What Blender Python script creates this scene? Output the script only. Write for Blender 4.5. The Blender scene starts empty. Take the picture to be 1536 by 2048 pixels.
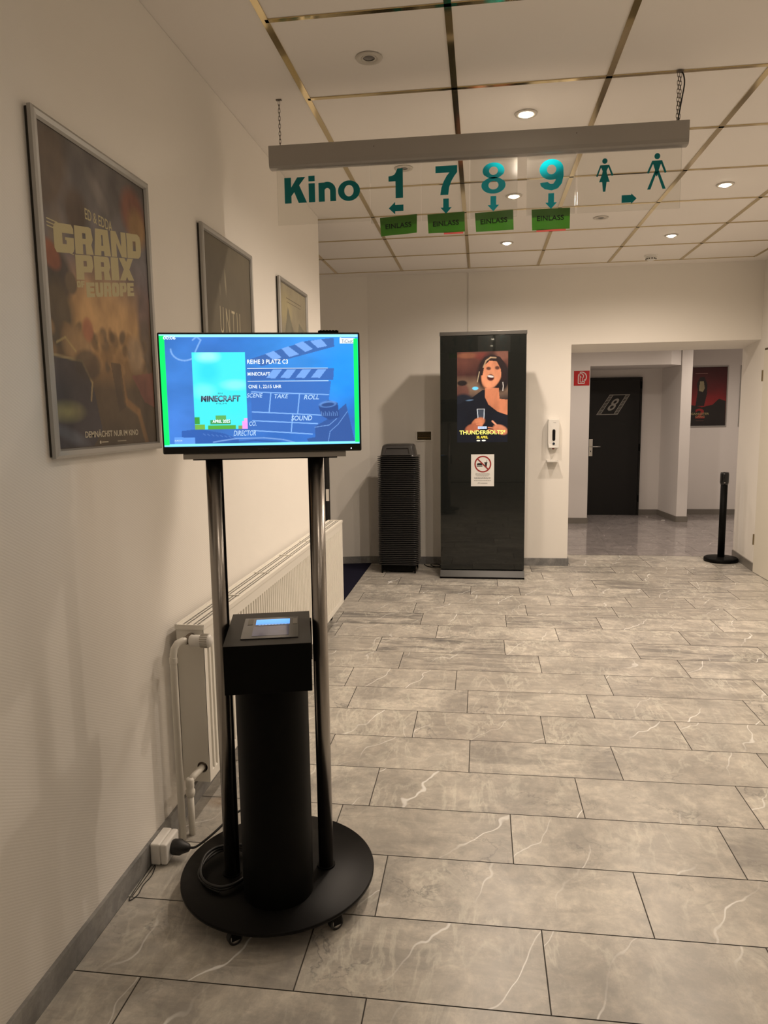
import bpy, bmesh, math, random
import numpy as np
from mathutils import Vector, Matrix

sc = bpy.context.scene
col = sc.collection
random.seed(4)
PI = math.pi
# ---------------------------------------------------------------- camera
cam = bpy.data.cameras.new('camera')
co = bpy.data.objects.new('camera', cam)
col.objects.link(co)
r_ = Vector((0.99102071, 0.13297816, -0.01395579))
u_ = Vector((-0.00379871, 0.13233413, 0.99119788))
f_ = Vector((-0.13365449, 0.98224462, -0.13165101))
M = Matrix((r_, u_, -f_)).transposed().to_4x4()
M.translation = (1.1174, 0, 1.5)
co.matrix_world = M
cam.sensor_fit = 'HORIZONTAL'
cam.sensor_width = 36
cam.lens = 1437.67 / 1536 * 36
cam.clip_start = 0.02
sc.camera = co
# ---------------------------------------------------------------- world and exposure
w = bpy.data.worlds.new('world')
sc.world = w
w.use_nodes = True
w.node_tree.nodes['Background'].inputs[0].default_value = (0.9, 0.8, 0.65, 1)
w.node_tree.nodes['Background'].inputs[1].default_value = 0.02
sc.view_settings.view_transform = 'Standard'
sc.view_settings.look = 'None'
sc.view_settings.gamma = 1
sc.view_settings.exposure = 0
sc.view_settings.use_curve_mapping = False
# lamp settings used by the downlight builder
WARM = (1.0, 0.835, 0.68)
COOL = (1.0, 0.84, 0.70)
P_HALL = 61.0        # lamps over the far part of the hall
P_NEAR = 7.0        # lamps over and behind the camera
P_CORR = 38.0
H = 2.865            # ceiling height

# ---------------------------------------------------------------- helpers
def lin(*c):
    if len(c) == 1:
        c = c[0]
    o = []
    for x in c[:3]:
        x = x / 255.0
        o.append(x / 12.92 if x <= 0.04045 else ((x + 0.055) / 1.055) ** 2.4)
    return tuple(o)

def nodes(name):
    m = bpy.data.materials.new(name)
    m.use_nodes = True
    nt = m.node_tree
    return m, nt, nt.nodes['Principled BSDF']

def mat(name, c, rough=0.5, metal=0.0, spec=0.5, coat=0.0, emit=None, es=0.0, bump=0.0, bscale=60.0, var=0.0, trans=0.0):
    m, nt, b = nodes(name)
    b.inputs['Base Color'].default_value = (*c, 1)
    b.inputs['Roughness'].default_value = rough
    b.inputs['Metallic'].default_value = metal
    b.inputs['Specular IOR Level'].default_value = spec
    b.inputs['Coat Weight'].default_value = coat
    b.inputs['Transmission Weight'].default_value = trans
    if emit:
        b.inputs['Emission Color'].default_value = (*emit, 1)
        b.inputs['Emission Strength'].default_value = es
    if bump or var:
        tc = nt.nodes.new('ShaderNodeTexCoord')
        n = nt.nodes.new('ShaderNodeTexNoise')
        n.inputs['Scale'].default_value = bscale
        n.inputs['Detail'].default_value = 4
        nt.links.new(tc.outputs['Object'], n.inputs['Vector'])
        if bump:
            bp = nt.nodes.new('ShaderNodeBump')
            bp.inputs['Strength'].default_value = bump
            bp.inputs['Distance'].default_value = 0.002
            nt.links.new(n.outputs['Fac'], bp.inputs['Height'])
            nt.links.new(bp.outputs['Normal'], b.inputs['Normal'])
        if var:
            mx = nt.nodes.new('ShaderNodeMix')
            mx.data_type = 'RGBA'
            mx.inputs[6].default_value = (*[x * (1 - var) for x in c], 1)
            mx.inputs[7].default_value = (*[min(1, x * (1 + var)) for x in c], 1)
            nt.links.new(n.outputs['Fac'], mx.inputs[0])
            nt.links.new(mx.outputs[2], b.inputs['Base Color'])
    return m

def math_node(nt, op, a, b=None, c=None, clamp=False):
    n = nt.nodes.new('ShaderNodeMath')
    n.operation = op
    n.use_clamp = clamp
    for i, v in enumerate((a, b, c)):
        if v is None:
            continue
        if isinstance(v, (int, float)):
            n.inputs[i].default_value = v
        else:
            nt.links.new(v, n.inputs[i])
    return n.outputs[0]

def mix_node(nt, fac, a, b):
    n = nt.nodes.new('ShaderNodeMix')
    n.data_type = 'RGBA'
    for i, v in ((0, fac), (6, a), (7, b)):
        if isinstance(v, (int, float)):
            n.inputs[i].default_value = v
        elif isinstance(v, tuple):
            n.inputs[i].default_value = (*v[:3], 1)
        else:
            nt.links.new(v, n.inputs[i])
    return n.outputs[2]

def noise(nt, vec, scale, detail=4, rough=0.55, dist=0.0):
    n = nt.nodes.new('ShaderNodeTexNoise')
    n.inputs['Scale'].default_value = scale
    n.inputs['Detail'].default_value = detail
    n.inputs['Roughness'].default_value = rough
    n.inputs['Distortion'].default_value = dist
    nt.links.new(vec, n.inputs['Vector'])
    return n.outputs['Fac']

def wall_paper(name, c, rib=0.25):
    """white painted wallpaper with a fine diagonal rib"""
    m, nt, b = nodes(name)
    tc = nt.nodes.new('ShaderNodeTexCoord')
    mp = nt.nodes.new('ShaderNodeMapping')
    mp.inputs['Rotation'].default_value = (math.radians(28), 0, 0)
    nt.links.new(tc.outputs['Object'], mp.inputs['Vector'])
    wv = nt.nodes.new('ShaderNodeTexWave')
    wv.bands_direction = 'Z'
    wv.inputs['Scale'].default_value = 42
    wv.inputs['Distortion'].default_value = 1.2
    wv.inputs['Detail'].default_value = 2
    wv.inputs['Detail Scale'].default_value = 3
    nt.links.new(mp.outputs['Vector'], wv.inputs['Vector'])
    n2 = noise(nt, tc.outputs['Object'], 1.3, 3)
    base = mix_node(nt, n2, tuple(x * 0.96 for x in c), tuple(min(1, x * 1.03) for x in c))
    nt.links.new(base, b.inputs['Base Color'])
    bp = nt.nodes.new('ShaderNodeBump')
    bp.inputs['Strength'].default_value = rib
    bp.inputs['Distance'].default_value = 0.0015
    nt.links.new(wv.outputs['Fac'], bp.inputs['Height'])
    nt.links.new(bp.outputs['Normal'], b.inputs['Normal'])
    b.inputs['Roughness'].default_value = 0.75
    b.inputs['Specular IOR Level'].default_value = 0.25
    return m

def mp2_out(nt, V):
    m = nt.nodes.new('ShaderNodeMapping')
    m.inputs['Rotation'].default_value = (0, 0, math.radians(35))
    m.inputs['Scale'].default_value = (1.7, 0.6, 1.0)
    nt.links.new(V, m.inputs['Vector'])
    return m.outputs['Vector']

def stone(name, light, mid, dark, rough, tiles=True):
    """grey marble; every tile carries its own random offset and tone in the attribute 'tile'"""
    m, nt, b = nodes(name)
    tc = nt.nodes.new('ShaderNodeTexCoord')
    at = nt.nodes.new('ShaderNodeAttribute')
    at.attribute_name = 'tile'
    sp = nt.nodes.new('ShaderNodeSeparateColor')
    nt.links.new(at.outputs['Color'], sp.inputs['Color'])
    ofs = nt.nodes.new('ShaderNodeCombineXYZ')
    nt.links.new(math_node(nt, 'MULTIPLY', sp.outputs[0], 37.0), ofs.inputs[0])
    nt.links.new(math_node(nt, 'MULTIPLY', sp.outputs[2], 23.0), ofs.inputs[1])
    add = nt.nodes.new('ShaderNodeVectorMath')
    add.operation = 'ADD'
    nt.links.new(tc.outputs['Object'], add.inputs[0])
    nt.links.new(ofs.outputs[0], add.inputs[1])
    V = add.outputs[0]
    dk = sp.outputs[1]
    # stretched diagonal copy for the swirly dark tiles
    mp = nt.nodes.new('ShaderNodeMapping')
    mp.inputs['Rotation'].default_value = (0, 0, math.radians(-22))
    mp.inputs['Scale'].default_value = (1.0, 5.5, 1.0)
    nt.links.new(V, mp.inputs['Vector'])
    cloud = noise(nt, V, 3.4, 9, 0.72, 0.35)
    fine = noise(nt, V, 22, 6, 0.72, 0.6)
    swirl = noise(nt, mp.outputs['Vector'], 2.6, 8, 0.66, 0.8)
    c1 = mix_node(nt, math_node(nt, 'MULTIPLY_ADD', cloud, 5.5, -2.2, clamp=True), mid, light)
    c1 = mix_node(nt, math_node(nt, 'MULTIPLY_ADD', fine, 1.4, -0.35, clamp=True), mix_node(nt, 0.42, c1, dark), c1)
    sw = math_node(nt, 'MULTIPLY_ADD', swirl, 9.0, -4.15, clamp=True)
    c2 = mix_node(nt, math_node(nt, 'MULTIPLY', math_node(nt, 'MULTIPLY', sw, dk), 0.85), c1, tuple(x * 0.45 for x in dark))
    # tone: some tiles darker as a whole
    tone = math_node(nt, 'MULTIPLY_ADD', sp.outputs[2], 0.45, math_node(nt, 'MULTIPLY', dk, 0.3))
    c3 = mix_node(nt, tone, c2, mid)
    # coarse grainy mottling
    gr = noise(nt, V, 11.0, 8, 0.8, 0.3)
    gr = math_node(nt, 'MULTIPLY_ADD', gr, 7.0, -3.2, clamp=True)
    c3 = mix_node(nt, gr, mix_node(nt, 0.24, c3, dark), c3)
    # soft pale clouding along branching lines
    sv = noise(nt, mp2_out(nt, V), 4.2, 6, 0.6, 0.5)
    sv = math_node(nt, 'ABSOLUTE', math_node(nt, 'SUBTRACT', sv, 0.5))
    sv = math_node(nt, 'SUBTRACT', 1.0, math_node(nt, 'MULTIPLY', sv, 26.0), clamp=True)
    sm_ = math_node(nt, 'MULTIPLY_ADD', noise(nt, V, 2.6, 3), 5.0, -2.1, clamp=True)
    c3 = mix_node(nt, math_node(nt, 'MULTIPLY', math_node(nt, 'MULTIPLY', sv, sm_), 0.3), c3, tuple(min(0.93, x * 1.12) for x in light))
    # dark hair cracks
    cr = noise(nt, V, 7.0, 5, 0.6, 0.5)
    cr = math_node(nt, 'ABSOLUTE', math_node(nt, 'SUBTRACT', cr, 0.5))
    cr = math_node(nt, 'SUBTRACT', 1.0, math_node(nt, 'MULTIPLY', cr, 42.0), clamp=True)
    msk = noise(nt, V, 2.3, 2)
    msk = math_node(nt, 'MULTIPLY_ADD', msk, 6.0, -3.1, clamp=True)
    c4 = mix_node(nt, math_node(nt, 'MULTIPLY', math_node(nt, 'MULTIPLY', cr, msk), 0.55), c3, tuple(x * 0.62 for x in dark))
    # white veins
    mp2 = nt.nodes.new('ShaderNodeMapping')
    mp2.inputs['Rotation'].default_value = (0, 0, math.radians(38))
    mp2.inputs['Scale'].default_value = (1.5, 1.0, 1.0)
    nt.links.new(V, mp2.inputs['Vector'])
    wv = nt.nodes.new('ShaderNodeTexWave')
    wv.inputs['Scale'].default_value = 0.9
    wv.inputs['Distortion'].default_value = 6.0
    wv.inputs['Detail'].default_value = 3.5
    wv.inputs['Detail Scale'].default_value = 1.6
    wv.inputs['Detail Roughness'].default_value = 0.55
    nt.links.new(mp2.outputs['Vector'], wv.inputs['Vector'])
    ve = math_node(nt, 'MULTIPLY_ADD', wv.outputs['Fac'], 420.0, -418.9, clamp=True)
    mk2 = noise(nt, V, 1.7, 2)
    mk2 = math_node(nt, 'MULTIPLY_ADD', mk2, 5.0, -2.35, clamp=True)
    c5 = mix_node(nt, math_node(nt, 'MULTIPLY', math_node(nt, 'MULTIPLY', ve, mk2), 0.9), c4, tuple(min(0.95, x * 1.3) for x in light))
    if tiles:
        # rust stain beside the radiator valve
        d = nt.nodes.new('ShaderNodeVectorMath')
        d.operation = 'DISTANCE'
        nt.links.new(tc.outputs['Object'], d.inputs[0])
        d.inputs[1].default_value = (0.095, 2.555, 0)
        rs = math_node(nt, 'MULTIPLY_ADD', d.outputs['Value'], -22.0, 1.25, clamp=True)
        rs = math_node(nt, 'MULTIPLY', rs, noise(nt, tc.outputs['Object'], 30, 3))
        c5 = mix_node(nt, rs, c5, lin(120, 80, 20))
    nt.links.new(c5, b.inputs['Base Color'])
    rv = math_node(nt, 'MULTIPLY_ADD', fine, 0.12, rough)
    nt.links.new(rv, b.inputs['Roughness'])
    b.inputs['Specular IOR Level'].default_value = 0.5
    return m

def attr_mat(name, rough=0.5, emit=0.0, coat=0.0, base=1.0, gain=1.0):
    m, nt, b = nodes(name)
    at = nt.nodes.new('ShaderNodeAttribute')
    at.attribute_name = 'Col'
    if base > 0:
        if gain != 1.0:
            vm = nt.nodes.new('ShaderNodeVectorMath'); vm.operation = 'SCALE'
            nt.links.new(at.outputs['Color'], vm.inputs[0]); vm.inputs['Scale'].default_value = gain
            nt.links.new(vm.outputs[0], b.inputs['Base Color'])
        elif base != 1.0:
            nt.links.new(mix_node(nt, base, (0, 0, 0), at.outputs['Color']), b.inputs['Base Color'])
        else:
            nt.links.new(at.outputs['Color'], b.inputs['Base Color'])
    else:
        b.inputs['Base Color'].default_value = (0.008, 0.008, 0.01, 1)
    b.inputs['Roughness'].default_value = rough
    b.inputs['Coat Weight'].default_value = coat
    b.inputs['Coat Roughness'].default_value = 0.12
    if emit:
        nt.links.new(at.outputs['Color'], b.inputs['Emission Color'])
        b.inputs['Emission Strength'].default_value = emit
    return m

class MB:
    """collects faces and links them as one mesh object"""
    def __init__(s):
        s.v = []; s.f = []; s.mi = []; s.c = []; s.T = Matrix(); s.m = 0; s.color = (1, 1, 1); s.sm = []
        s.smooth = False
    def add(s, vs, fs, cs=None):
        n = len(s.v)
        for i, p in enumerate(vs):
            s.v.append(tuple(s.T @ Vector(p)))
            s.c.append(cs[i] if cs is not None else s.color)
        for f in fs:
            s.f.append(tuple(n + i for i in f)); s.mi.append(s.m); s.sm.append(s.smooth)
        return s
    def box(s, x0, x1, y0, y1, z0, z1):
        vs = [(x, y, z) for z in (z0, z1) for y in (y0, y1) for x in (x0, x1)]
        return s.add(vs, [(0, 2, 3, 1), (4, 5, 7, 6), (0, 1, 5, 4), (2, 6, 7, 3), (0, 4, 6, 2), (1, 3, 7, 5)])
    def prism(s, pts, z0, z1):
        """pts: counter-clockwise plan outline"""
        n = len(pts)
        vs = [(p[0], p[1], z0) for p in pts] + [(p[0], p[1], z1) for p in pts]
        fs = [tuple(range(n - 1, -1, -1)), tuple(range(n, 2 * n))]
        fs += [(i, (i + 1) % n, n + (i + 1) % n, n + i) for i in range(n)]
        return s.add(vs, fs)
    def lathe(s, prof, seg=32, closed=False):
        """prof: (r, z) from bottom to top, around local Z"""
        old = s.smooth; s.smooth = True
        n = len(prof); vs = []; fs = []
        for k in range(seg):
            a = 2 * PI * k / seg
            for r, z in prof:
                vs.append((r * math.cos(a), r * math.sin(a), z))
        for k in range(seg):
            k2 = (k + 1) % seg
            for i in range(n - 1 if not closed else n):
                j = (i + 1) % n
                fs.append((k * n + i, k2 * n + i, k2 * n + j, k * n + j))
        s.add(vs, fs)
        s.smooth = old
        return s
    def cyl(s, r, z0, z1, seg=32, r2=None):
        r2 = r if r2 is None else r2
        vs = []; old = s.smooth
        for z, q in ((z0, r), (z1, r2)):
            vs += [(q * math.cos(2 * PI * k / seg), q * math.sin(2 * PI * k / seg), z) for k in range(seg)]
        n = len(s.v)
        s.smooth = True
        s.add(vs, [(k, (k + 1) % seg, seg + (k + 1) % seg, seg + k) for k in range(seg)])
        s.smooth = False
        s.add(vs, [tuple(range(seg - 1, -1, -1)), tuple(range(seg, 2 * seg))])
        s.smooth = old
        return s
    def tube(s, path, r, seg=10, closed=False):
        P = [Vector(p) for p in path]
        n = len(P); vs = []; fs = []
        old = s.smooth; s.smooth = True
        prev = None
        for i, p in enumerate(P):
            if closed:
                t = (P[(i + 1) % n] - P[i - 1]).normalized()
            else:
                t = (P[min(i + 1, n - 1)] - P[max(i - 1, 0)]).normalized()
            if prev is None:
                a = t.orthogonal().normalized()
            else:
                a = (prev - t * prev.dot(t)).normalized()
            prev = a
            bb = t.cross(a)
            for k in range(seg):
                q = 2 * PI * k / seg
                vs.append(tuple(p + (a * math.cos(q) + bb * math.sin(q)) * r))
        for i in range(n if closed else n - 1):
            j = (i + 1) % n
            for k in range(seg):
                k2 = (k + 1) % seg
                fs.append((i * seg + k, i * seg + k2, j * seg + k2, j * seg + k))
        if not closed:
            fs.append(tuple(range(seg - 1, -1, -1)))
            fs.append(tuple((n - 1) * seg + k for k in range(seg)))
        s.add(vs, fs)
        s.smooth = old
        return s
    def build(s, name, mats, parent=None, loc=None, bevel=0.0, seg=2):
        me = bpy.data.meshes.new(name)
        me.from_pydata(s.v, [], s.f)
        if not isinstance(mats, (list, tuple)):
            mats = [mats]
        for m in mats:
            me.materials.append(m)
        me.polygons.foreach_set('material_index', s.mi)
        me.polygons.foreach_set('use_smooth', s.sm)
        ca = me.attributes.new('Col', 'FLOAT_COLOR', 'POINT')
        ca.data.foreach_set('color', [x for c in s.c for x in (c[0], c[1], c[2], 1.0)])
        me.update()
        o = bpy.data.objects.new(name, me)
        col.objects.link(o)
        if loc is not None:
            o.location = loc
        if parent is not None:
            o.parent = parent
        if bevel:
            bv = o.modifiers.new('bevel', 'BEVEL')
            bv.width = bevel; bv.segments = seg; bv.limit_method = 'ANGLE'; bv.angle_limit = math.radians(40)
            bv.harden_normals = False
        return o

def tag(o, label=None, cat=None, group=None, kind=None):
    if label: o['label'] = label
    if cat: o['category'] = cat
    if group: o['group'] = group
    if kind: o['kind'] = kind
    return o

def thing(name, loc, label, cat, group=None, rz=0.0):
    o = bpy.data.objects.new(name, None)
    o.empty_display_size = 0.05
    col.objects.link(o)
    o.location = loc
    o.rotation_euler = (0, 0, rz)
    return tag(o, label, cat, group)

def struct(name, mb, m, bevel=0.0):
    o = mb.build(name, m, bevel=bevel)
    o['kind'] = 'structure'
    return o

def copy_tree(o, parent=None):
    c = o.copy()
    col.objects.link(c)
    c.parent = parent
    for ch in list(o.children):
        copy_tree(ch, c)
    return c

# frames: a board standing in space, local x to the right, local y up, local z out of the board
def board(origin, R, N):
    R = Vector(R).normalized(); N = Vector(N).normalized(); U = N.cross(R)
    T = Matrix((R, U, N)).transposed().to_4x4()
    T.translation = origin
    return T

# text: glyph outlines of the built-in font, fitted into a box
def glyphs(txt, off=0.0, shear=0.0, space=1.0):
    cu = bpy.data.curves.new('t', 'FONT')
    cu.body = txt
    cu.size = 1.0
    cu.offset = off
    cu.shear = shear
    cu.space_character = space
    cu.fill_mode = 'FRONT'
    cu.resolution_u = 4
    ob = bpy.data.objects.new('t', cu)
    col.objects.link(ob)
    dg = bpy.context.evaluated_depsgraph_get()
    me = bpy.data.meshes.new_from_object(ob.evaluated_get(dg))
    vs = [tuple(v.co) for v in me.vertices]
    fs = [tuple(p.vertices) for p in me.polygons]
    bpy.data.objects.remove(ob)
    bpy.data.curves.remove(cu)
    bpy.data.meshes.remove(me)
    return vs, fs

def text(mb, txt, x0, x1, y0, y1, z, c=(1, 1, 1), off=0.0, shear=0.0, rot=0.0, mirror=False, space=1.0, thick=0.0):
    """fit the written text into the box x0..x1, y0..y1 at local height z"""
    vs, fs = glyphs(txt, off, shear, space)
    if not vs:
        return
    xs = [v[0] for v in vs]; ys = [v[1] for v in vs]
    ax, bx, ay, by = min(xs), max(xs), min(ys), max(ys)
    out = []
    cx, cy = (x0 + x1) / 2, (y0 + y1) / 2
    for v in vs:
        px = x0 + (v[0] - ax) / (bx - ax) * (x1 - x0)
        py = y0 + (v[1] - ay) / (by - ay) * (y1 - y0)
        if rot:
            dx, dy = px - cx, py - cy
            px = cx + dx * math.cos(rot) - dy * math.sin(rot)
            py = cy + dx * math.sin(rot) + dy * math.cos(rot)
        out.append((px, py, z))
    mb.add(out, fs, [c] * len(out))

def poly(mb, pts, z, c=(1, 1, 1)):
    mb.add([(p[0], p[1], z) for p in pts], [tuple(range(len(pts)))], [c] * len(pts))

def rect(mb, x0, x1, y0, y1, z, c=(1, 1, 1)):
    poly(mb, [(x0, y0), (x1, y0), (x1, y1), (x0, y1)], z, c)

def ring(mb, cx, cy, r0, r1, z, c, seg=32, a0=0.0, a1=2 * PI):
    vs = []; n = seg
    for k in range(n + 1):
        a = a0 + (a1 - a0) * k / n
        vs += [(cx + r0 * math.cos(a), cy + r0 * math.sin(a), z), (cx + r1 * math.cos(a), cy + r1 * math.sin(a), z)]
    mb.add(vs, [(2 * k, 2 * k + 1, 2 * k + 3, 2 * k + 2) for k in range(n)], [c] * len(vs))

def disc(mb, cx, cy, rx, ry, z, c, seg=24):
    poly(mb, [(cx + rx * math.cos(2 * PI * k / seg), cy + ry * math.sin(2 * PI * k / seg)) for k in range(seg)], z, c)

def strip(mb, pts, w_, z, c):
    """flat line of width w_ through pts"""
    for a, b in zip(pts[:-1], pts[1:]):
        dx, dy = b[0] - a[0], b[1] - a[1]
        L = math.hypot(dx, dy) or 1
        nx, ny = -dy / L * w_ / 2, dx / L * w_ / 2
        poly(mb, [(a[0] - nx, a[1] - ny), (b[0] - nx, b[1] - ny), (b[0] + nx, b[1] + ny), (a[0] + nx, a[1] + ny)], z, c)

def block(b, word, x0, x1, y0, y1, z, c, gap=0.07):
    """heavy block capitals for the poster title"""
    R_ = {
     'G': [[(.1,0),(.42,0),(.42,1),(.1,1),(0,.85),(0,.15)], [(.42,.68),(1,.68),(1,.85),(.9,1),(.42,1)], [(.42,0),(.9,0),(1,.15),(1,.30),(.42,.30)], [(.62,.30),(1,.30),(1,.54),(.55,.54),(.55,.44),(.62,.44)]],
     'R': [[(0,0),(.42,0),(.42,1),(0,1)], [(.42,.76),(.96,.76),(.92,.96),(.8,1),(.42,1)], [(.6,.56),(1,.56),(.96,.76),(.6,.76)], [(.42,.36),(.9,.36),(1,.56),(.42,.56)], [(.56,.36),(.9,.36),(1,0),(.58,0)]],
     'P': [[(0,0),(.44,0),(.44,1),(0,1)], [(.44,.76),(.98,.76),(.94,.96),(.82,1),(.44,1)], [(.62,.54),(1,.54),(.98,.76),(.62,.76)], [(.44,.30),(.88,.30),(1,.54),(.44,.54)]],
     'A': [[(0,0),(.40,0),(.46,.55),(.46,1),(.12,1)], [(.60,0),(1,0),(.88,1),(.54,1),(.54,.55)], [(.46,.78),(.54,.78),(.54,1),(.46,1)], [(.42,.18),(.58,.18),(.56,.38),(.44,.38)]],
     'N': [[(0,0),(.34,0),(.34,1),(0,1)], [(.66,0),(1,0),(1,1),(.66,1)], [(.34,.55),(.66,0),(.66,.42),(.34,1)]],
     'D': [[(0,0),(.42,0),(.42,1),(0,1)], [(.42,.70),(1,.70),(.94,.9),(.78,1),(.42,1)], [(.42,0),(.78,0),(.94,.1),(1,.30),(.42,.30)], [(.62,.30),(1,.30),(1,.70),(.62,.70)]],
     'I': [[(0,0),(1,0),(1,1),(0,1)]],
     'X': [[(0,0),(.40,0),(1,1),(.60,1)], [(.60,0),(1,0),(.62,.63),(.42,.30)], [(0,1),(.40,1),(.58,.70),(.38,.37)]],
     'E': [[(0,0),(.46,0),(.46,1),(0,1)], [(.46,.74),(1,.74),(1,1),(.46,1)], [(.46,.38),(.92,.38),(.92,.62),(.46,.62)], [(.46,0),(1,0),(1,.26),(.46,.26)]],
     'U': [[(0,.2),(.40,.30),(.40,1),(0,1)], [(.60,.30),(1,.2),(1,1),(.60,1)], [(0,.2),(.15,0),(.85,0),(1,.2),(.60,.30),(.40,.30)]],
     'O': [[(0,.15),(.15,0),(.40,.28),(.40,.72),(.15,1),(0,.85)], [(.15,0),(.85,0),(.60,.28),(.40,.28)], [(.85,0),(1,.15),(1,.85),(.85,1),(.60,.72),(.60,.28)], [(.15,1),(.40,.72),(.60,.72),(.85,1)]],
     'F': [[(0,0),(.46,0),(.46,1),(0,1)], [(.46,.74),(1,.74),(1,1),(.46,1)], [(.46,.36),(.92,.36),(.92,.60),(.46,.60)]]}
    wid = [0.5 if ch == 'I' else 1.0 for ch in word]
    tot_ = sum(wid) + gap * (len(word) - 1)
    x = x0
    for ch, w_ in zip(word, wid):
        cw = (x1 - x0) * w_ / tot_
        for k, P in enumerate(R_[ch]):
            poly(b, [(x + u * cw, y0 + v * (y1 - y0)) for u, v in P], z + 0.00002 * k, c)
        x += cw + (x1 - x0) * gap / tot_

# a printed or displayed picture: colours painted onto a fine grid of vertices
class Art:
    def __init__(s, w_, h_, nx, ny, c):
        s.w, s.h, s.nx, s.ny = w_, h_, nx, ny
        s.X, s.Y = np.meshgrid(np.linspace(0, 1, nx), np.linspace(0, 1, ny))     # Y runs down from the top edge
        s.a = np.zeros((ny, nx, 3)) + np.array(lin(c))
        s.rs = np.random.RandomState(7)
    def mixin(s, mask, c):
        m = np.clip(mask, 0, 1)[..., None]
        s.a = s.a * (1 - m) + np.array(lin(c)) * m
    def vgrad(s, stops):
        ys = [p[0] for p in stops]
        for k in range(3):
            s.a[..., k] = np.interp(s.Y, ys, [lin(p[1])[k] for p in stops])
    def ell(s, cx, cy, rx, ry, c, soft=0.15, rot=0.0, op=1.0):
        dx, dy = (s.X - cx) * s.w, (s.Y - cy) * s.h
        ca, sa = math.cos(rot), math.sin(rot)
        u = (dx * ca + dy * sa) / (rx * s.w); v = (-dx * sa + dy * ca) / (ry * s.h)
        d = np.sqrt(u * u + v * v)
        s.mixin(np.clip((1 - d) / soft + 0.5, 0, 1) * op, c)
    def pol(s, pts, c, op=1.0):
        ins = np.zeros_like(s.X, bool)
        n = len(pts)
        for i in range(n):
            x0, y0 = pts[i]; x1, y1 = pts[(i + 1) % n]
            if y0 == y1:
                continue
            cond = ((y0 > s.Y) != (y1 > s.Y)) & (s.X < (x1 - x0) * (s.Y - y0) / (y1 - y0) + x0)
            ins ^= cond
        s.mixin(ins * op, c)
    def line(s, pts, wd, c, op=1.0):
        for (x0, y0), (x1, y1) in zip(pts[:-1], pts[1:]):
            ax, ay, bx, by = x0 * s.w, y0 * s.h, x1 * s.w, y1 * s.h
            px, py = s.X * s.w, s.Y * s.h
            L = (bx - ax) ** 2 + (by - ay) ** 2 + 1e-12
            t = np.clip(((px - ax) * (bx - ax) + (py - ay) * (by - ay)) / L, 0, 1)
            d = np.hypot(px - ax - t * (bx - ax), py - ay - t * (by - ay))
            s.mixin(np.clip((wd * s.h - d) / (0.5 * wd * s.h) , 0, 1) * op, c)
    def cloud(s, amp, cells=6):
        n = np.zeros_like(s.X)
        for o in range(4):
            k = cells * 2 ** o
            g = s.rs.rand(k + 2, k + 2)
            u, v = s.X * k, s.Y * k
            i, j = u.astype(int), v.astype(int)
            fu, fv = u - i, v - j
            fu = fu * fu * (3 - 2 * fu); fv = fv * fv * (3 - 2 * fv)
            n += ((g[j, i] * (1 - fu) + g[j, i + 1] * fu) * (1 - fv) + (g[j + 1, i] * (1 - fu) + g[j + 1, i + 1] * fu) * fv - 0.5) / 2 ** o
        s.a = np.clip(s.a * (1 + amp * n[..., None]), 0, 1)
        return n
    def put(s, mb, x0, y0, z=0.0):
        vs = np.stack([x0 + s.X * s.w, y0 + (1 - s.Y) * s.h, np.full_like(s.X, z)], -1).reshape(-1, 3).tolist()
        cs = s.a.reshape(-1, 3).tolist()
        fs = []
        nx = s.nx
        for j in range(s.ny - 1):
            for i in range(nx - 1):
                k = j * nx + i
                fs.append((k + nx, k + nx + 1, k + 1, k))
        mb.add(vs, fs, cs)

# ---------------------------------------------------------------- materials
WALLC = (0.86, 0.825, 0.77)
m_wall_rib = wall_paper('ribbed_wallpaper', WALLC, 0.14)
m_wall = mat('painted_wall', WALLC, 0.8, spec=0.2, bump=0.12, bscale=220)
m_wall_c = mat('corridor_wall_paint', (0.80, 0.765, 0.74), 0.75, spec=0.2, bump=0.1, bscale=220)
m_ceil = mat('ceiling_panel', (0.87, 0.83, 0.79), 0.7, spec=0.25, var=0.03, bscale=1.5)
m_gold = mat('polished_brass_strip', (0.62, 0.50, 0.27), 0.09, 1.0)
m_stone = stone('marble_tile', lin(242, 234, 219), lin(184, 177, 166), lin(112, 114, 116), 0.27)
m_stone_c = stone('polished_corridor_tile', lin(186, 178, 176), lin(160, 153, 151), lin(120, 117, 118), 0.06, False)
m_grout = mat('dark_grout', lin(70, 66, 60), 0.8)
m_skirt = stone('marble_skirting', lin(170, 168, 164), lin(135, 134, 133), lin(80, 82, 85), 0.3, False)
m_skirt_c = mat('grey_skirting', lin(125, 120, 113), 0.4, var=0.12, bscale=9)
m_carpet = mat('navy_carpet', lin(34, 34, 50), 0.95, spec=0.05, bump=1.0, bscale=900, var=0.35)
m_rad = mat('radiator_enamel', (0.80, 0.77, 0.70), 0.35, spec=0.5)
m_rad_dk = mat('radiator_slot', lin(60, 57, 50), 0.8)
m_pipe = mat('painted_pipe', (0.76, 0.73, 0.66), 0.4)
m_chrome = mat('brushed_steel', (0.34, 0.315, 0.29), 0.26, 1.0)
m_chain = mat('chain_steel', (0.16, 0.14, 0.12), 0.35, 1.0)
m_blk = mat('satin_black', (0.0028, 0.0028, 0.0026), 0.5, spec=0.10)
m_lit_top = mat('black_lit_top', (0.026, 0.023, 0.019), 0.5, spec=0.3)  # lighter black: light falling on the box top put into the colour
m_blk_top = mat('black_powder_coat', (0.0045, 0.0042, 0.004), 0.34, spec=0.12, bump=0.1, bscale=500)
m_blk_gl = mat('gloss_black', (0.006, 0.006, 0.007), 0.16, spec=0.5)
m_cable = mat('black_rubber', (0.012, 0.012, 0.012), 0.5)
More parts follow.
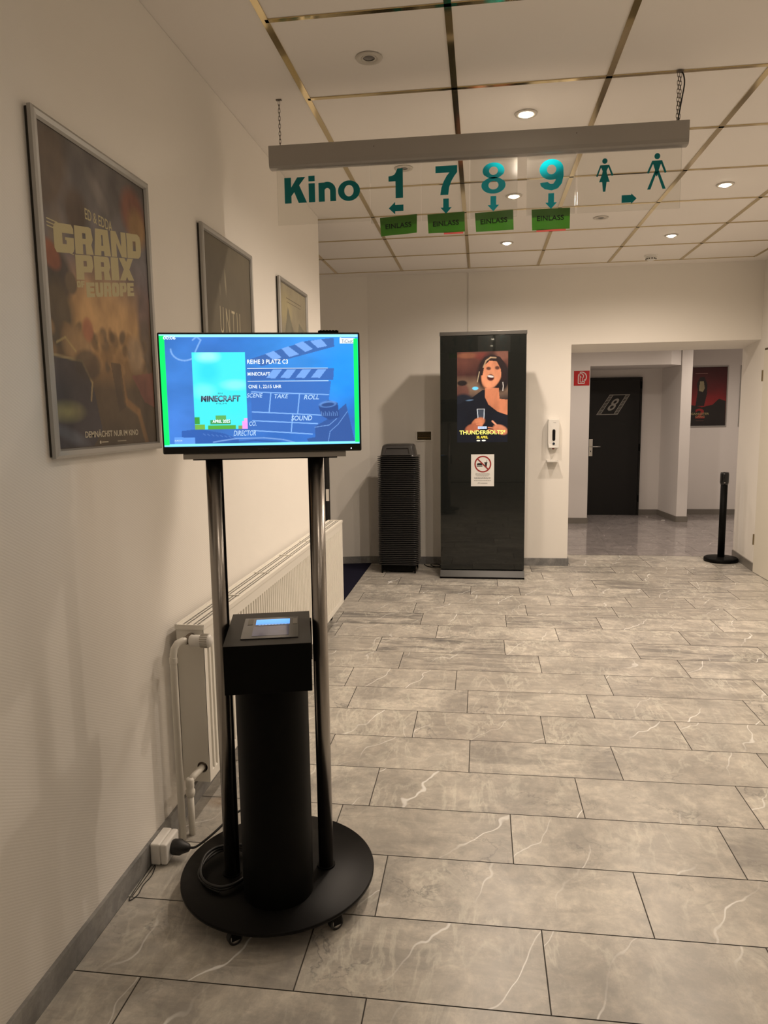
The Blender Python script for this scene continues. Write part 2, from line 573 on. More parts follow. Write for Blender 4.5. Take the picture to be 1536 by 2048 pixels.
m_plastic = mat('charcoal_plastic', (0.040, 0.038, 0.037), 0.28, spec=0.5)
m_totem = mat('dark_glass_front', (0.013, 0.0145, 0.0135), 0.025, spec=0.5)
m_totem_m = mat('anthracite_metal', (0.050, 0.050, 0.048), 0.35, 0.3)
m_alu = mat('silver_aluminium', (0.42, 0.41, 0.39), 0.42, 0.7)
m_beam = mat('grey_anodised_beam', (0.42, 0.40, 0.375), 0.42, 0.45)
m_white = mat('white_plastic', (0.78, 0.76, 0.72), 0.35)
m_door_w = mat('cream_door_paint', (0.76, 0.72, 0.62), 0.45)
m_door_b = mat('black_door_paint', (0.009, 0.0085, 0.0085), 0.4, spec=0.3)
m_steel = mat('door_steel', (0.62, 0.60, 0.57), 0.3, 0.9)
m_print = attr_mat('printed_paper', 0.55)
m_poster = attr_mat('poster_behind_cover_sheet', 0.55, coat=0.0, gain=1.2)
m_screen = attr_mat('lit_display', 0.25, emit=1.35, base=0.0)
m_ink = attr_mat('matt_ink', 0.6)
m_bulb = mat('lit_lamp', (1, 0.9, 0.75), 0.4, emit=(1.0, 0.86, 0.62), es=30)
m_lens = mat('unlit_lamp', (0.20, 0.19, 0.18), 0.2)
m_ringw = mat('white_lamp_ring', (0.62, 0.58, 0.52), 0.4)
m_led = mat('power_led', (1, 1, 1), 0.4, emit=(0.8, 0.9, 1.0), es=4)
m_copper = mat('valve_brass', (0.16, 0.13, 0.10), 0.4, 0.6)

def acrylic(name, tint, alpha, rough=0.06):
    m, nt, b = nodes(name)
    out = nt.nodes['Material Output']
    tr = nt.nodes.new('ShaderNodeBsdfTransparent')
    tr.inputs['Color'].default_value = (0.965, 0.965, 0.955, 1)
    b.inputs['Base Color'].default_value = (*tint, 1)
    b.inputs['Roughness'].default_value = rough
    gl = nt.nodes.new('ShaderNodeBsdfGlossy')
    gl.inputs['Roughness'].default_value = rough
    fr = nt.nodes.new('ShaderNodeFresnel')
    fr.inputs['IOR'].default_value = 1.45
    m1 = nt.nodes.new('ShaderNodeMixShader')
    nt.links.new(fr.outputs[0], m1.inputs[0])
    nt.links.new(tr.outputs[0], m1.inputs[1])
    nt.links.new(gl.outputs[0], m1.inputs[2])
    m2 = nt.nodes.new('ShaderNodeMixShader')
    m2.inputs[0].default_value = alpha
    nt.links.new(m1.outputs[0], m2.inputs[1])
    nt.links.new(b.outputs[0], m2.inputs[2])
    nt.links.new(m2.outputs[0], out.inputs['Surface'])
    return m
m_acr = acrylic('clear_acrylic', (0.85, 0.83, 0.8), 0.012)
m_acr2 = acrylic('filmed_acrylic', (0.9, 0.88, 0.84), 0.13, 0.1)

def film(name, c, tl):
    m, nt, b = nodes(name)
    out = nt.nodes['Material Output']
    b.inputs['Base Color'].default_value = (*c, 1)
    b.inputs['Roughness'].default_value = 0.35
    t = nt.nodes.new('ShaderNodeBsdfTranslucent')
    t.inputs['Color'].default_value = (*[min(1, x * 1.6) for x in c], 1)
    mx = nt.nodes.new('ShaderNodeMixShader')
    mx.inputs[0].default_value = tl
    nt.links.new(b.outputs[0], mx.inputs[1])
    nt.links.new(t.outputs[0], mx.inputs[2])
    nt.links.new(mx.outputs[0], out.inputs['Surface'])
    return m
m_teal = film('teal_film', (0.0, 0.20, 0.22), 0.4)
m_teal2 = film('backlit_teal_film', (0.0, 0.46, 0.58), 0.5)  # glow of light behind put into the colour, besides the backing film
m_green = film('green_paper', (0.12, 0.27, 0.065), 0.45)
m_pink = film('pink_paper', (0.75, 0.22, 0.22), 0.3)

# ================================================================= SETTING
# ---- floor: every marble tile a face of its own, dark grout between
rd, y00 = 0.3075, 1.6645
J = {0: [.827], 1: [.631, 1.298], 2: [.804, 1.618], 3: [.588, 1.231, 1.976], 4: [.69, 1.508, 2.139],
     5: [.432, 1.071, 1.704, 2.328], 6: [.8, 1.416, 2.059], 7: [1.051, 1.683, 2.478], 8: [.98, 1.827, 2.634],
     9: [.63, 1.475, 2.307], 10: [.449, 1.273, 2.096], 11: [.815, 1.638, 2.471], 12: [.683, 1.302, 1.966, 2.774],
     13: [.603, 1.467, 2.13, 2.962], 14: [.823, 1.668, 2.289, 2.759], 15: [.596, 1.033, 1.449, 1.878, 2.486],
     16: [.376, 1.266, 2.114], 17: [1.689, 2.566], 18: [2.384], 19: [2.779]}
def tile_rows(rows, x0, x1, joints, mi, V, F, MI, TC, darkf, zt=0.0):
    for k, (ya, yb) in rows:
        js = sorted(joints.get(k, [random.uniform(0.2, 0.9)]))
        while js[0] > x0:
            js.insert(0, js[0] - random.choice((0.62, 0.7, 0.78, 0.84)))
        while js[-1] < x1:
            js.append(js[-1] + random.choice((0.62, 0.7, 0.78, 0.84)))
        for a, b in zip(js[:-1], js[1:]):
            a, b = max(a, x0), min(b, x1)
            if b - a < 0.02:
                continue
            g = 0.0019
            n = len(V)
            V += [(a + g, ya + g, zt), (b - g, ya + g, zt), (b - g, yb - g, zt), (a + g, yb - g, zt)]
            F.append((n, n + 1, n + 2, n + 3)); MI.append(mi)
            TC.append((random.random(), darkf(k, (a + b) / 2), random.random()))
V, F, MI, TC = [], [], [], []
def dk(k, x):
    r = random.random()
    if k >= 10:
        return random.choice((0.0, 0.0, 0.1, 0.8, 1.0)) if x > 0.2 else 0.8
    if k >= 7:
        return (0.0, 0.1, 0.35, 0.8)[int(r * 4)]
    return (0.0, 0.1, 0.2, 0.35)[int(r * 4)]
hall_rows = [(k, (y00 + (k - 1) * rd, y00 + k * rd)) for k in range(-14, 21)]
hall_rows = [(k, (a, min(b, 7.79))) for k, (a, b) in hall_rows if a < 7.79]
tile_rows(hall_rows, 0.0, 3.9, J, 0, V, F, MI, TC, dk)
cor_rows = [(100 + k, (7.795 + k * 0.3, 7.795 + (k + 1) * 0.3)) for k in range(0, 12)]
tile_rows(cor_rows, 0.3, 6.6, {}, 2, V, F, MI, TC, lambda k, x: random.random() * 0.3)
# grout bed
n = len(V)
V += [(-2.1, -3.2, -0.0015), (6.7, -3.2, -0.0015), (6.7, 11.5, -0.0015), (-2.1, 11.5, -0.0015),
      (-2.1, -3.2, -0.12), (6.7, -3.2, -0.12), (6.7, 11.5, -0.12), (-2.1, 11.5, -0.12)]
for f in ((n, n + 1, n + 2, n + 3), (n + 7, n + 6, n + 5, n + 4), (n, n + 4, n + 5, n + 1), (n + 1, n + 5, n + 6, n + 2), (n + 2, n + 6, n + 7, n + 3), (n + 3, n + 7, n + 4, n)):
    F.append(f); MI.append(1); TC.append((0, 0, 0))
me = bpy.data.meshes.new('floor')
me.from_pydata(V, [], F)
for m in (m_stone, m_grout, m_stone_c):
    me.materials.append(m)
me.polygons.foreach_set('material_index', MI)
ca = me.attributes.new('tile', 'FLOAT_COLOR', 'CORNER')
ca.data.foreach_set('color', [x for t, f in zip(TC, F) for _ in f for x in (*t, 1.0)])
floor = bpy.data.objects.new('floor', me)
col.objects.link(floor)
floor['kind'] = 'structure'

# carpet in the recess left of the hall
c = MB().prism([(-1.99, 5.06), (-0.001, 5.06), (-0.001, 7.195), (-1.99, 6.765)], -0.001, 0.006)
tag(c.build('carpet', m_carpet), 'dark navy carpet in the recess behind the far end of the radiator', 'carpet')

# ---- walls
struct('wall_left', MB().box(-0.32, 0.0, -3.2, 5.055, 0, H), m_wall_rib, 0.004)
b = MB()
b.prism([(0.0, 7.8), (-2.0, 7.8), (-2.0, 6.78), (0.0, 7.21)], 0, H)
b.box(0.0, 1.97, 7.21, 7.8, 0, H)
zb0, zb1 = 2.158, 2.127
x0, x1, y0, y1 = 1.97, 3.9, 7.21, 7.8
b.add([(x0, y0, zb0), (x1, y0, zb0), (x1, y1, zb1), (x0, y1, zb1), (x0, y0, H), (x1, y0, H), (x1, y1, H), (x0, y1, H)],
      [(0, 3, 2, 1), (4, 5, 6, 7), (0, 1, 5, 4), (1, 2, 6, 5), (2, 3, 7, 6), (3, 0, 4, 7)])
struct('wall_back', b, m_wall)
b = MB().prism([(3.67, -3.2), (4.3, -3.2), (4.3, 7.8), (3.722, 7.8), (3.67, 7.05)], 0, H)
struct('wall_right', b, m_wall)
struct('wall_front', MB().box(-0.32, 4.3, -3.4, -3.2, 0, H), m_wall)
struct('wall_recess', MB().box(-2.1, -2.0, 4.9, 7.8, 0, H).box(-2.0, -0.32, 4.9, 5.055, 0, H), m_wall)
# corridor behind the opening
b = MB()
b.box(0.3, 2.562, 10.08, 11.35, 0, 2.6)
b.box(2.562, 3.71, 11.0, 11.35, 0, 2.6)
b.prism([(2.562, 10.08), (3.60, 10.08), (3.775, 10.28), (3.71, 11.0), (2.562, 11.0)], 2.13, 2.6)
struct('wall_corridor', b, m_wall_c)
b = MB().prism([(3.785, 10.27), (3.925, 10.27), (3.925, 11.06), (3.71, 11.06), (3.71, 11.0)], 0, 2.6)
struct('wall_partition', b, m_wall_c, 0.004)
struct('wall_corridor_back', MB().box(3.71, 6.6, 11.06, 11.35, 0, 2.6), m_wall_c)
struct('wall_corridor_right', MB().box(6.6, 6.7, 7.8, 11.35, 0, 2.6), m_wall_c)
struct('wall_corridor_left', MB().box(0.2, 0.3, 7.8, 11.35, 0, 2.6), m_wall_c)
struct('wall_corridor_front', MB().box(4.3, 6.7, 7.6, 7.8, 0, 2.6), m_wall_c)
# ---- ceiling
struct('ceiling', MB().box(-2.1, 4.3, -3.4, 7.8, H, H + 0.1), m_ceil)
struct('ceiling_corridor', MB().box(0.2, 6.7, 7.8, 11.35, 2.6, 2.7), m_wall_c)
# brass strips of the ceiling grid
xs, xa, ys, ya = 0.6298, -0.2594, 0.6270, 2.6150
hw = 0.0125
def bar(x0, x1, y0, y1, nm):
    struct(nm, MB().box(x0, x1, y0, y1, H - 0.004, H - 0.0005), m_gold)
n = 0
yend = ya + 7 * ys
for k in range(-2, 7):
    n += 1
    X = xa + k * xs
    bar(X - hw, X + hw, 5.2 if k < 1 else ya - 8 * ys, yend, 'trim_%d' % n)
for k in range(-8, 8):
    n += 1
    Y = ya + k * ys
    bar(xa - 2 * xs if Y > 5.1 else xa + xs, xa + 6 * xs, Y - hw * 0.8, Y + hw * 0.8, 'trim_%d' % n)
# thin vertical seam strip on the back wall
n += 1
struct('trim_%d' % n, MB().box(0.984, 0.992, 7.203, 7.212, 0.08, H - 0.01), mat('seam_strip', (0.68, 0.65, 0.60), 0.6))

# ---- skirting
def skirt(nm, pts, hgt, m, th=0.012):
    b = MB()
    for (a, c) in zip(pts[:-1], pts[1:]):
        d = Vector((c[0] - a[0], c[1] - a[1])).normalized()
        nn = Vector((d.y, -d.x)) * th          # towards the room (right-hand side of the run)
        b.prism([(a[0] + nn.x, a[1] + nn.y), (c[0] + nn.x, c[1] + nn.y), (c[0], c[1]), (a[0], a[1])], 0.0, hgt)
    return struct(nm, b, m)
def seg(a, b, L, gap=0.002):
    """split a run into skirting pieces"""
    A, B = Vector(a), Vector(b)
    n = max(1, int((B - A).length / L))
    return [tuple(A + (B - A) * i / n) for i in range(n + 1)]
skirt('baseboard_left', seg((0, -3.2), (0, 5.05), 0.62), 0.078, m_skirt)
skirt('baseboard_back', seg((-1.9, 6.80), (0.0, 7.21), 0.7) + seg((0.0, 7.21), (1.97, 7.21), 0.62)[1:] + [(1.975, 7.6)], 0.076, m_skirt)
skirt('baseboard_right', [(3.720, 7.78), (3.67, 7.05)], 0.078, m_skirt_c)
skirt('baseboard_corridor', [(0.3, 10.08), (2.562, 10.08), (2.565, 10.98)], 0.08, m_skirt_c)
skirt('baseboard_alcove', [(3.42, 11.0), (3.708, 11.0), (3.785, 10.27), (3.925, 10.27), (3.93, 11.04)], 0.08, m_skirt_c)
skirt('baseboard_corridor_back', [(3.94, 11.06), (6.5, 11.06)], 0.08, m_skirt_c)

# ---- doors
# door of hall eight in the alcove
d = MB().box(2.675, 3.40, 10.955, 11.0, 0.0, 1.985).build('door_1', m_door_b, bevel=0.003)
d['kind'] = 'structure'
f = MB().box(2.655, 2.675, 10.945, 10.999, 0, 2.015).box(3.40, 3.425, 10.945, 10.999, 0, 2.015).box(2.675, 3.40, 10.945, 10.999, 1.985, 2.015)
f.build('door_frame', m_door_b, d)
h = MB().box(2.691, 2.745, 10.945, 10.955, 0.877, 1.127)
h.build('handle_plate', m_steel, d, bevel=0.003)
h = MB()
h.T = Matrix.Translation((2.722, 10.955, 1.017)) @ Matrix.Rotation(PI / 2, 4, 'X')
h.cyl(0.011, 0.0, 0.05, 16)
h.T = Matrix()
h.tube([(2.722, 10.907, 1.017), (2.76, 10.905, 1.017), (2.85, 10.907, 1.017)], 0.009, 12)
h.build('door_handle', m_steel, d)
h = MB()
h.T = board((0, 10.943, 0), (1, 0, 0), (0, -1, 0))
disc(h, 2.718, 0.948, 0.007, 0.012, 0.0006, (0.01, 0.01, 0.01))
h.build('keyhole', m_ink, d)
for z in (1.9, 1.0, 0.25):
    h = MB(); h.T = Matrix.Translation((3.412, 10.94, z)); h.cyl(0.012, -0.05, 0.05, 14)
    h.build('hinge', m_blk, d)
# the painted film strip with the 8
e = MB()
e.T = board((0, 10.9545, 0), (1, 0, 0), (0, -1, 0))
G = lin(150, 146, 138)
BL, BR, TR, TL = (2.786, 1.479), (3.089, 1.481), (3.26, 1.771), (2.972, 1.770)
def at(u, v):
    x = (BL[0] * (1 - u) + BR[0] * u) * (1 - v) + (TL[0] * (1 - u) + TR[0] * u) * v
    y = (BL[1] * (1 - u) + BR[1] * u) * (1 - v) + (TL[1] * (1 - u) + TR[1] * u) * v
    return (x, y)
for u0, u1 in ((0, .03), (.17, .20), (.80, .83), (.97, 1.0)):
    poly(e, [at(u0, 0), at(u1, 0), at(u1, 1), at(u0, 1)], 0.0008, G)
for v0, v1 in ((0, .035), (.965, 1)):
    poly(e, [at(0, v0), at(1, v0), at(1, v1), at(0, v1)], 0.0009, G)
for k in range(13):
    v = 0.06 + k * 0.071
    for u0, u1 in ((.03, .17), (.83, .97)):
        poly(e, [at(u0, v), at(u1, v), at(u1, v + .028), at(u0, v + .028)], 0.0010, G)
vs, fs = glyphs('8', 0.012)
xsv = [v[0] for v in vs]; ysv = [v[1] for v in vs]
e.add([at(0.33 + 0.34 * (v[0] - min(xsv)) / (max(xsv) - min(xsv)), 0.2 + 0.6 * (v[1] - min(ysv)) / (max(ysv) - min(ysv))) + (0.001,) for v in vs], fs, [G] * len(vs))
e.build('door_emblem', m_ink, d)
# cream door in the right wall
d = MB().box(3.652, 3.669, 6.10, 7.035, 0.004, 2.045).build('door_2', m_door_w, bevel=0.002)
d['kind'] = 'structure'
f = MB().box(3.660, 3.6695, 7.035, 7.045, 0, 2.065).box(3.660, 3.6695, 6.10, 7.045, 2.047, 2.065).box(3.660, 3.6695, 6.08, 6.098, 0, 2.065)
f.build('door_frame', mat('door_gasket', lin(95, 82, 60), 0.6), d)
for z in (1.82, 0.31):
    h = MB(); h.T = Matrix.Translation((3.650, 7.042, z)); h.cyl(0.009, -0.05, 0.05, 12)
    h.build('hinge', mat('hinge_brass', (0.25, 0.20, 0.12), 0.4, 0.8), d)
# black door standing open at the end of the left wall
d = MB().box(-0.90, 0.026, 5.075, 5.115, 0.008, 1.98).build('door_3', m_door_b, bevel=0.002)
d['kind'] = 'structure'
MB().box(0.006, 0.0275, 5.066, 5.09, 0.90, 0.985).build('door_latch', m_steel, d)

# ================================================================= DOWNLIGHTS
def downlight(x, y, lit, label, power=P_HALL, color=WARM, z=H, group=None):
    t = thing('downlight', (x, y, z), label, 'ceiling light', group)
    r = MB().lathe([(0.030, 0.0), (0.048, 0.0), (0.052, -0.002), (0.050, -0.006), (0.036, -0.0075), (0.031, -0.004)], 32, closed=True)
    r.build('trim_ring', m_ringw, t)
    if lit:
        l = MB().lathe([(0.0, -0.017), (0.014, -0.0155), (0.025, -0.010), (0.030, -0.004), (0.031, -0.0005)], 24)
        l.build('lamp_face', m_bulb, t)
        ld = bpy.data.lights.new('lamp_light', 'SPOT')
        ld.energy = power; ld.color = color; ld.spot_size = math.radians(164); ld.spot_blend = 0.85
        ld.shadow_soft_size = 0.028
        lo = bpy.data.objects.new('lamp_light', ld)
        col.objects.link(lo)
        lo.parent = t
        lo.location = (0, 0, -0.048)
    else:
        r = MB().lathe([(0.022, -0.004), (0.028, -0.006), (0.031, -0.004), (0.029, -0.001)], 28)
        r.build('gimbal_ring', m_ringw, t)
        l = MB().lathe([(0.0, -0.004), (0.016, -0.0035), (0.0225, -0.001)], 24)
        l.build('lamp_face', m_lens, t)
    return t
cx = lambda i: xa + (i + 0.5) * xs
cyy = lambda j: ya + (j + 0.5) * ys
downlight(cx(1), cyy(0), False, 'unlit round ceiling lamp at the upper left of the ceiling')
downlight(cx(1), cyy(2), False, 'unlit round ceiling lamp seen through the hanging sign above the 1')
downlight(cx(3), cyy(4), False, 'small unlit ceiling lamp seen below the hanging sign beside the 9')
downlight(cx(2), cyy(1), True, 'lit ceiling lamp nearest the camera, above the hanging sign')
downlight(cx(2), cyy(3), True, 'lit ceiling lamp seen through the hanging sign behind the 8')
downlight(cx(2), cyy(5), True, 'lit ceiling lamp below the hanging sign, above the dark totem')
downlight(cx(4), cyy(3), True, 'lit ceiling lamp at the right, beside the end of the hanging sign')
downlight(cx(4), cyy(5), True, 'lit ceiling lamp in front of the smoke detector')
for i, j, pw in ((4, 1, P_HALL), (4, -1, P_HALL * .18), (2, -1, P_NEAR), (2, -3, P_NEAR), (4, -3, P_NEAR), (2, -5, P_NEAR), (4, -5, P_NEAR), (2, -7, P_NEAR)):
    downlight(cx(i), cyy(j), True, 'lit ceiling lamp above the hall outside the picture', power=pw, group='lamps outside the picture')
for x, y in ((2.9, 9.0), (4.3, 9.6), (5.4, 9.0), (1.4, 9.0)):
    downlight(x, y, True, 'lit lamp in the corridor ceiling hidden by the lintel', power=P_CORR, color=COOL, z=2.6, group='corridor lamps')
# smoke detector
t = thing('smoke_detector', (2.585, 6.79, H), 'round white smoke detector on the ceiling near the back wall', 'smoke detector')
MB().lathe([(0.0, -0.012), (0.052, -0.012), (0.055, -0.009), (0.055, 0.0)], 32).build('mounting_base', m_white, t)
MB().lathe([(0.0, -0.044), (0.022, -0.044), (0.038, -0.036), (0.043, -0.026), (0.043, -0.0125)], 32).build('sensor_head', m_white, t)
b = MB()
for k in range(12):
    a = 2 * PI * k / 12
    b.T = Matrix.Rotation(a, 4, 'Z') @ Matrix.Translation((0.042, 0, -0.030)); b.box(-0.003, 0.003, -0.006, 0.006, -0.004, 0.004)
b.build('vent_slots', m_rad_dk, t)

# ================================================================= POSTERS ON THE LEFT WALL
def snap_frame(t, W_, Hh, bw=0.024, depth=0.014):
    """aluminium snap frame in local x (right), y (up), z (out)"""
    b = MB()
    o = [(0, 0), (W_, 0), (W_, Hh), (0, Hh)]
    i = [(bw, bw), (W_ - bw, bw), (W_ - bw, Hh - bw), (bw, Hh - bw)]
    prof = [(0.0, 0.0), (0.0, depth * 0.75), (0.3, depth), (0.8, depth * 0.9), (1.0, depth * 0.35)]
    n = len(prof); vs = []
    for k in range(4):
        for s_, z in prof:
            vs.append((o[k][0] + (i[k][0] - o[k][0]) * s_, o[k][1] + (i[k][1] - o[k][1]) * s_, z))
    fs = []
    for k in range(4):
        k2 = (k + 1) % 4
        for q in range(n - 1):
            fs.append((k * n + q, k2 * n + q, k2 * n + q + 1, k * n + q + 1))
    b.add(vs, fs)
    return b.build('poster_frame', m_alu, t)

def poster_thing(origin, R, N, label, W_, Hh, paint, bw=0.024):
    t = thing('framed_poster', (0, 0, 0), label, 'poster')
    T = board(origin, R, N)
    t.matrix_world = T
    snap_frame(t, W_, Hh, bw)
    b = MB(); b.box(0.004, W_ - 0.004, 0.004, Hh - 0.004, -0.009 if bw > 0.02 else 0.0002, 0.0025)
    b.build('back_panel', m_rad_dk, t)
    b = MB()
    paint(b, W_ - 2 * bw, Hh - 2 * bw, bw)
    b.build('poster_print', m_poster, t)
    return t

def paint_grand(b, w_, h_, o):
    A = Art(w_, h_, 170, 250, (90, 80, 72))
    A.vgrad([(0, (86, 80, 76)), (.12, (92, 87, 86)), (.3, (112, 108, 112)), (.42, (112, 98, 100)), (.52, (148, 116, 82)), (.6, (172, 138, 92)), (.68, (140, 108, 70)), (.8, (84, 70, 54)), (1, (72, 62, 50))])
    A.ell(.5, .52, .35, .12, (186, 150, 104), 1.2, op=.8)
    # plain soft masses in the poster's colours
    A.ell(.08, .12, .13, .16, (86, 72, 58), .6, .4, .9)
    A.ell(.28, .22, .1, .08, (82, 68, 56), .6, .2, .9)
    A.ell(.1, .33, .07, .09, (104, 92, 76), .7, .3, .7)
    A.ell(.5, .12, .12, .03, (120, 114, 108), .8, .7, .5)
    A.ell(.86, .12, .13, .09, (124, 78, 60), .5, 0, .85)
    A.ell(.9, .17, .1, .07, (142, 112, 74), .6, .3, .9)
    A.ell(.09, .45, .12, .08, (74, 66, 62), .4, .2, 1)
    A.ell(.05, .39, .08, .04, (132, 82, 62), .4, .5, 1)
    A.ell(.2, .46, .05, .035, (100, 86, 70), .3, 0, 1)
    A.ell(.08, .58, .12, .12, (84, 72, 56), .5, 0, 1)
    A.ell(.93, .5, .08, .10, (100, 84, 82), .6, 0, .9)
    A.ell(.93, .62, .09, .10, (92, 80, 70), .6, 0, .9)
    for i in range(60):
        x = A.rs.rand(); y = .60 + A.rs.rand() * .12
        A.ell(x, y, .02 + .03 * A.rs.rand(), .012 + .02 * A.rs.rand(), [(96, 76, 52), (126, 98, 64), (150, 118, 80), (84, 72, 58)][A.rs.randint(4)], .6, A.rs.rand(), .7)
    A.ell(.22, .66, .12, .06, (150, 122, 88), .5, .2, .9)
    A.ell(.32, .60, .05, .04, (150, 96, 72), .4, 0, .8)
    A.ell(.80, .66, .09, .07, (156, 132, 104), .5, -.2, .8)
    A.pol([(0, .70), (.24, .71), (.34, .80), (.40, .95), (.3, 1), (0, 1)], (58, 56, 64), .85)
    A.line([(0, .70), (.25, .71), (.33, .78), (.31, .84)], .006, (150, 132, 96), .9)
    A.ell(.30, .72, .12, .05, (66, 58, 52), .3, 0, .7)
    A.line([(.05, .66), (.12, .64), (.2, .68)], .005, (170, 150, 100), .7)
    A.pol([(.74, .74), (1, .72), (1, .86), (.88, .84)], (124, 78, 70), .8)
    A.line([(.62, .72), (.66, .84), (.80, .88), (.88, 1)], .02, (126, 96, 62), .7)
    A.pol([(.52, .70), (.62, .70), (.66, .86), (.58, .88)], (66, 56, 46), .7)
    A.ell(.1, .88, .1, .025, (150, 146, 100), 1.5, 0, .8)
    A.ell(.12, .96, .12, .02, (100, 104, 116), 1.0, .3, .6)
    A.cloud(.5, 9)
    A.put(b, o, o, 0.0030)
    C = lin(176, 166, 128)
    Y = lambda y: y - 1.745          # wall y -> poster x
    Z = lambda z: z - 1.402
    text(b, 'ED & EDDA', Y(1.98), Y(2.132), Z(2.062), Z(2.092), 0.0033, C, 0.01)
    # the title rises to the right, as on the poster
    def rise(fn, *a):
        n0 = len(b.v); fn(b, *a)
        for i in range(n0, len(b.v)):
            v = b.v[i]; b.v[i] = (v[0], v[1] + (v[0] - Y(1.82)) * 0.17, v[2])
    rise(block, 'GRAND', Y(1.818), Y(2.315), Z(1.938), Z(2.013), 0.0033, C, 0.05)
    rise(block, 'PRIX', Y(1.915), Y(2.255), Z(1.869), Z(1.936), 0.0033, C, 0.05)
    rise(block, 'OF', Y(1.915), Y(1.955), Z(1.848), Z(1.866), 0.0033, C, 0.12)
    rise(block, 'EUROPE', Y(1.962), Y(2.25), Z(1.821), Z(1.862), 0.0033, C, 0.08)
    for k in range(3):
        rect(b, Y(1.79), Y(1.84 - .01 * k), Z(2.015 - .009 * k), Z(2.018 - .009 * k), 0.0033, C)
        rect(b, Y(1.87 + .01 * k), Y(1.91), Z(1.965 - .008 * k), Z(1.967 - .008 * k), 0.0033, C)
    C2 = lin(178, 170, 150)
    text(b, 'DEMNÄCHST NUR IM KINO', Y(1.905), Y(2.222), Z(1.452), Z(1.474), 0.0033, C2, 0.02)
    disc(b, Y(1.985), Z(1.437), .005, .005, 0.0033, C2, 12)
    rect(b, Y(1.993), Y(2.03), Z(1.4355), Z(1.4385), 0.0033, C2)
    rect(b, Y(2.085), Y(2.14), Z(1.4355), Z(1.4385), 0.0033, lin(140, 132, 116))
poster_thing((0.0095, 1.745, 1.402), (0, 1, 0), (1, 0, 0), 'large film poster reading GRAND PRIX OF EUROPE in silver frame, nearest on left wall', 0.632, 0.872, paint_grand)

def paint_until(b, w_, h_, o):
    A = Art(w_, h_, 90, 130, (86, 80, 66))
    A.vgrad([(0, (94, 87, 70)), (.3, (84, 77, 62)), (.6, (88, 82, 66)), (1, (76, 70, 58))])
    A.ell(.42, .20, .012, .05, (150, 142, 118), 1.2, -.1, .9)
    A.ell(.30, .24, .014, .03, (126, 118, 96), 1.4, -.1, .7)
    A.ell(.45, .34, .2, .1, (94, 88, 72), 1.5, 0, .5)
    A.cloud(.25, 5)
    A.put(b, o, o, 0.003)
    C = lin(172, 162, 134)
    text(b, 'UNTIL', 0.19, 0.47, 0.462, 0.575, 0.0033, C, -0.012, space=1.5)
    text(b, 'DAWN', 0.19, 0.47, 0.30, 0.413, 0.0033, C, -0.012, space=1.4)
poster_thing((0.0095, 2.838, 1.402), (0, 1, 0), (1, 0, 0), 'dark framed poster with thin letters UNTIL, second on left wall behind the screen', 0.640, 0.872, paint_until)

def paint_grey(b, w_, h_, o):
    A = Art(w_, h_, 90, 130, (150, 140, 118))
    A.vgrad([(0, (142, 134, 112)), (.5, (128, 122, 104)), (1, (90, 86, 74))])
    A.ell(.2, .16, .2, .1, (158, 148, 112), .9, 0, .8)
    A.pol([(.1, .42), (.28, .14), (.42, .26), (.60, .36), (.70, .22), (1, .28), (1, 1), (0, 1), (0, .5)], (104, 102, 88), .95)
    A.pol([(.3, .46), (.5, .32), (.72, .38), (1, .30), (1, 1), (.4, 1)], (90, 90, 80), .8)
    A.pol([(0, .40), (.18, .50), (.3, .70), (.2, 1), (0, 1)], (84, 78, 62), .9)
    A.cloud(.3, 6)
    A.put(b, o, o, 0.003)
    C = lin(86, 80, 66)
    rect(b, 0.16, 0.50, 0.775, 0.779, 0.0033, C)
    rect(b, 0.17, 0.49, 0.755, 0.758, 0.0033, C)
poster_thing((0.0095, 3.95, 1.402), (0, 1, 0), (1, 0, 0), 'pale grey framed poster with mountains, third and smallest looking on left wall', 0.645, 0.872, paint_grey)

def paint_red(b, w_, h_, o):
    A = Art(w_, h_, 110, 150, (80, 12, 14))
    A.vgrad([(0, (52, 8, 12)), (.35, (84, 12, 18)), (.6, (132, 24, 28)), (.66, (128, 26, 30)), (1, (30, 12, 12))])
    A.pol([(0, .70), (.2, .64), (.45, .68), (.7, .64), (.84, .54), (1, .58), (1, 1), (0, 1)], (24, 18, 16))
    # plain dark standing stone with a pale patch
    A.pol([(.30, .66), (.34, .40), (.31, .28), (.38, .17), (.48, .16), (.55, .28), (.56, .44), (.50, .66)], (24, 12, 14))
    A.pol([(.38, .24), (.47, .24), (.50, .36), (.46, .42), (.37, .40)], (150, 140, 108), .9)
    A.cloud(.25, 6)
    A.put(b, o, o, 0.003)
    text(b, '2', .20, .33, .125, .265, 0.0033, lin(140, 32, 34), 0.03)
    text(b, 'GANGSTER', .14, .39, .175, .205, 0.0036, lin(150, 138, 96), 0.02)
    text(b, 'GANG', .20, .33, .135, .163, 0.0036, lin(150, 120, 86), 0.02)
    rect(b, .18, .35, .765, .770, 0.0033, lin(170, 130, 120))
    rect(b, .21, .32, .088, .092, 0.0033, lin(120, 80, 70))
poster_thing((4.0, 11.058, 1.285), (1, 0, 0), (0, -1, 0), 'red and black framed film poster GANGSTER GANG 2 on the corridor end wall', 0.632, 0.872, paint_red, 0.018)
def paint_plain(b, w_, h_, o):
    A = Art(w_, h_, 20, 30, (90, 30, 34))
    A.cloud(.4, 4)
    A.put(b, o, o, 0.003)
poster_thing((4.795, 11.058, 1.285), (1, 0, 0), (0, -1, 0), 'framed poster cut off by the right jamb, only its left edge visible', 0.632, 0.872, paint_plain, 0.018)

